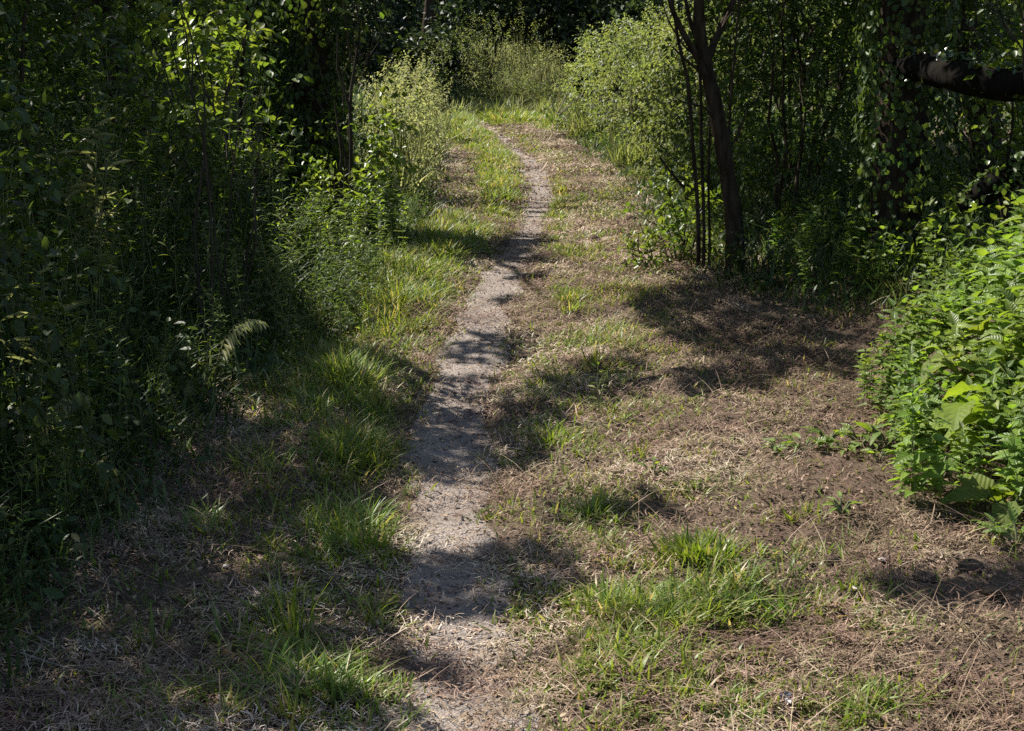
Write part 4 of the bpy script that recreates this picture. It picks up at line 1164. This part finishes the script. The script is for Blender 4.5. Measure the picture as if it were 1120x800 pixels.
tuft(652, 400, 200, .14, .08, 'tall loose tuft in the sunny verge behind the weed sprig')
tuft(622, 342, 140, .14, .06, 'dark upright tuft in the verge left of the forked tree')
tuft(870, 570, 60, .08, .05, 'small yellow green tuft in the brown straw on the right')
tuft(962, 700, 40, .08, .03, 'thin tuft of upright blades on the right straw')
tuft(905, 605, 70, .08, .05, 'small tuft beside dark clods in the right straw')
tuft(940, 792, 110, .09, .08, 'grass tuft at the bottom edge right of the crumpled wrapper')
tuft(200, 790, 60, .10, .04, 'small tuft at the bottom left in brown leaf litter')
tuft(395, 510, 320, .15, .13, 'bushy half lit tuft at the left path edge by the big shadow')
tuft(385, 420, 420, .20, .16, 'large dark tuft on the left verge above the big shadow')
tuft(432, 330, 320, .20, .13, 'sunlit tuft at the corner of the left bank')
tuft(545, 215, 300, .13, .16, 'bright grass tuft on the inside of the far path bend', wid=.008)
tuft(700, 500, 90, .07, .05, 'small loose tuft in straw right of the big shadow')
tuft(760, 540, 60, .06, .05, 'thin yellow tuft above the dense dark tuft')
for (px, pyy) in [(425, 365), (410, 455), (470, 300), (450, 280), (520, 262), (350, 560), (300, 560), (345, 620), (290, 740), (260, 690), (160, 700), (560, 160), (600, 232), (610, 250)]:
    tuft(px, pyy, 130, .13, .07, 'plain grass tuft on the verge left of the path' if px < 540 else 'plain grass tuft beside the far path', 'plain grass tufts on the left verge' if px < 540 else 'plain grass tufts beside the far path')
for (px, pyy) in [(640, 300), (690, 385), (600, 400), (580, 430), (700, 440), (820, 640), (800, 720), (900, 740), (1040, 740), (1000, 690), (620, 690), (640, 760), (860, 640), (780, 590), (560, 500), (660, 600), (1000, 600), (930, 650), (1050, 790)]:
    tuft(px, pyy, int(rng.integers(30, 90)), rng.uniform(.05, .09), .05, 'thin low tuft scattered over the straw right of the path', 'thin tufts on the right straw')

# weed sprig (650,430) standing alone on the verge
b = gp(655, 452)
t = herb('weed_sprig', .23, 13, .05, .03, LANCE, 'lance', 'single upright weed sprig standing in the verge at the end of the big shadow', 'weed', None, pair=False, start=.25, branches=2, up=.35, width=1.4)
t.location = (b[0], b[1], H(*b))
for (px, pyy, lab) in [(920, 570, 'small leafy seedling in the right straw above the pale leaf'), (1090, 600, 'leafy seedling at the right picture edge on bare soil'), (715, 520, 'small leafy seedling in straw between path and nettles')]:
    b = gp(px, pyy); burdock(b[0], b[1], rosette(8, .035, .05, .05, .3), lab, None, 1.0, DOCK, 'nettle', 'seedling', 'seedling')

# ------------------------------------------------------------------ small litter
def wrapper(px, pyy):
    x, y = gp(px, pyy); t = thing('crumpled_wrapper', (x, y, H(x, y) + .008), 'crumpled blue and white wrapper lying in the straw at the bottom right', 'litter')
    for nm_, mk, off, sc in (('blue_panel', 'blue', (0, .009), .013), ('white_panel', 'white', (.004, -.012), .012)):
        m = 6; g_ = np.linspace(-1, 1, m); X_, Y_ = np.meshgrid(g_, g_, indexing='ij')
        Z_ = rng.random((m, m)) * .9
        mb = MB(); i_ = np.arange(m - 1)[:, None] * m + np.arange(m - 1)[None]
        mb.add(np.stack([X_ * sc * (1 + .2 * Z_) + off[0], Y_ * sc + off[1], Z_ * sc + .004], -1), np.stack([i_, i_ + m, i_ + m + 1, i_ + 1], -1))
        mb.build(nm_, M[mk], t, smooth=False)


wrapper(860, 764)


def pebble(px, pyy, r, label, name='pebble', mat='stone', cat='stone', flat=.55):
    x, y = gp(px, pyy); nu, nv = 10, 7
    a = np.arange(nu) * 2 * PI / nu; b_ = np.linspace(-PI / 2 + .02, PI / 2 - .02, nv)
    V = np.stack([np.cos(b_)[:, None] * np.cos(a)[None], np.cos(b_)[:, None] * np.sin(a)[None] * .8, np.sin(b_)[:, None] * flat + 0 * a[None]], -1) * (r * (1 + .22 * rng.normal(0, .5, (nv, nu, 1))))
    i_ = np.arange(nv - 1)[:, None] * nu; j = np.arange(nu)[None]
    mb = MB(); mb.add(V, np.stack([i_ + j, i_ + (j + 1) % nu, i_ + nu + (j + 1) % nu, i_ + nu + j], -1))
    o = mb.build(name, M[mat]); o.location = (x, y, H(x, y) + r * flat * .6 + .006)
    return tag(o, label, cat)


pebble(247, 617, .011, 'small white pebble in the lit straw patch on the left')
pebble(965, 620, .014, 'pale flat stone among dark clods in the right straw', flat=.3)


def dead_leaf(px, pyy, s, label):
    x, y = gp(px, pyy); mb = MB(); scatter(mb, DOCK, np.array([[0, 0, 0]]), np.array([[.7, .4, .1]]), np.array([[.1, -.2, 1.]]), s, 1.6)
    o = mb.build('dead_leaf', M['deadleaf']); o.location = (x, y, H(x, y) + .014); return tag(o, label, 'dead leaf')


dead_leaf(932, 655, .03, 'pale bent dead leaf lying in the right straw')
dead_leaf(855, 612, .025, 'pale dead leaf beside the dense dark tuft')
for (px0, py0, px1, py1, lab) in [(590, 694, 612, 640, 'thin dry stalk lying in the shade near the lush patch'), (520, 618, 537, 624, 'pale dry stalk lying across the shaded path'), (862, 512, 882, 503, 'pale dry stalk lying in the straw before the nettle bed'),
                                  (735, 778, 755, 790, 'dry stalk lying at the bottom edge below the lush patch'), (60, 705, 10, 690, 'dead stalk lying in the dark litter at the bottom left'), (20, 720, 150, 742, 'long dead stalk lying in the dark litter at the bottom left')]:
    a = gp(px0, py0); c = gp(px1, py1)
    stick([(a[0], a[1], H(*a) + .012), ((a[0] + c[0]) / 2, (a[1] + c[1]) / 2, H((a[0] + c[0]) / 2, (a[1] + c[1]) / 2) + .02), (c[0], c[1], H(*c) + .014)], .0028, .0014, lab, 'twig', 'stalk')
for (px, pyy, r) in [(650, 262, .05), (690, 240, .06), (1010, 640, .035), (1060, 632, .04), (910, 620, .025), (1085, 655, .035), (735, 265, .05), (895, 545, .02), (1040, 575, .03)]:
    pebble(px, pyy, r, 'dark clod of turned earth lying on the brown verge', 'earth_clod', 'ground', 'clod', .5)['group'] = 'clods of turned earth'

# ------------------------------------------------------------------ camera, sun, sky
cam = bpy.data.cameras.new('camera'); co = bpy.data.objects.new('camera', cam); COL.objects.link(co)
co.location = (0, 0, CAM_H); co.rotation_euler = (PI / 2 - PITCH, 0, 0)
cam.lens = 50; cam.sensor_width = 36; cam.sensor_fit = 'HORIZONTAL'; cam.clip_start = .05; cam.clip_end = 2000
SC.camera = co
sun = bpy.data.lights.new('sun', 'SUN'); sun.energy = 4.8; sun.angle = math.radians(.53); sun.color = (1, .95, .87)
so = bpy.data.objects.new('sun', sun); COL.objects.link(so)
from mathutils import Vector
so.rotation_euler = Vector(SUN).to_track_quat('Z', 'Y').to_euler()
so.location = (0, 0, 20)
W = bpy.data.worlds.new('World'); SC.world = W; W.use_nodes = True
nt = W.node_tree; nt.nodes.clear()
sky = nt.nodes.new('ShaderNodeTexSky'); sky.sky_type = 'NISHITA'; sky.sun_disc = False
sky.sun_elevation = SUN_EL; sky.sun_rotation = -SUN_AZ
bg = nt.nodes.new('ShaderNodeBackground'); bg.inputs['Strength'].default_value = .075
wo = nt.nodes.new('ShaderNodeOutputWorld')
nt.links.new(sky.outputs[0], bg.inputs[0]); nt.links.new(bg.outputs[0], wo.inputs[0])
SC.view_settings.view_transform = 'Standard'; SC.view_settings.look = 'None'
SC.view_settings.exposure = 1.22; SC.view_settings.gamma = 1.0; SC.view_settings.use_curve_mapping = False
SC.render.engine = 'CYCLES'
cy = SC.cycles
cy.max_bounces = 6; cy.diffuse_bounces = 3; cy.glossy_bounces = 2; cy.transmission_bounces = 4
cy.use_denoising = False
cy.sample_clamp_indirect = 4
print('blades', NG_, 'straw', NS_, 'objects', len(bpy.data.objects))
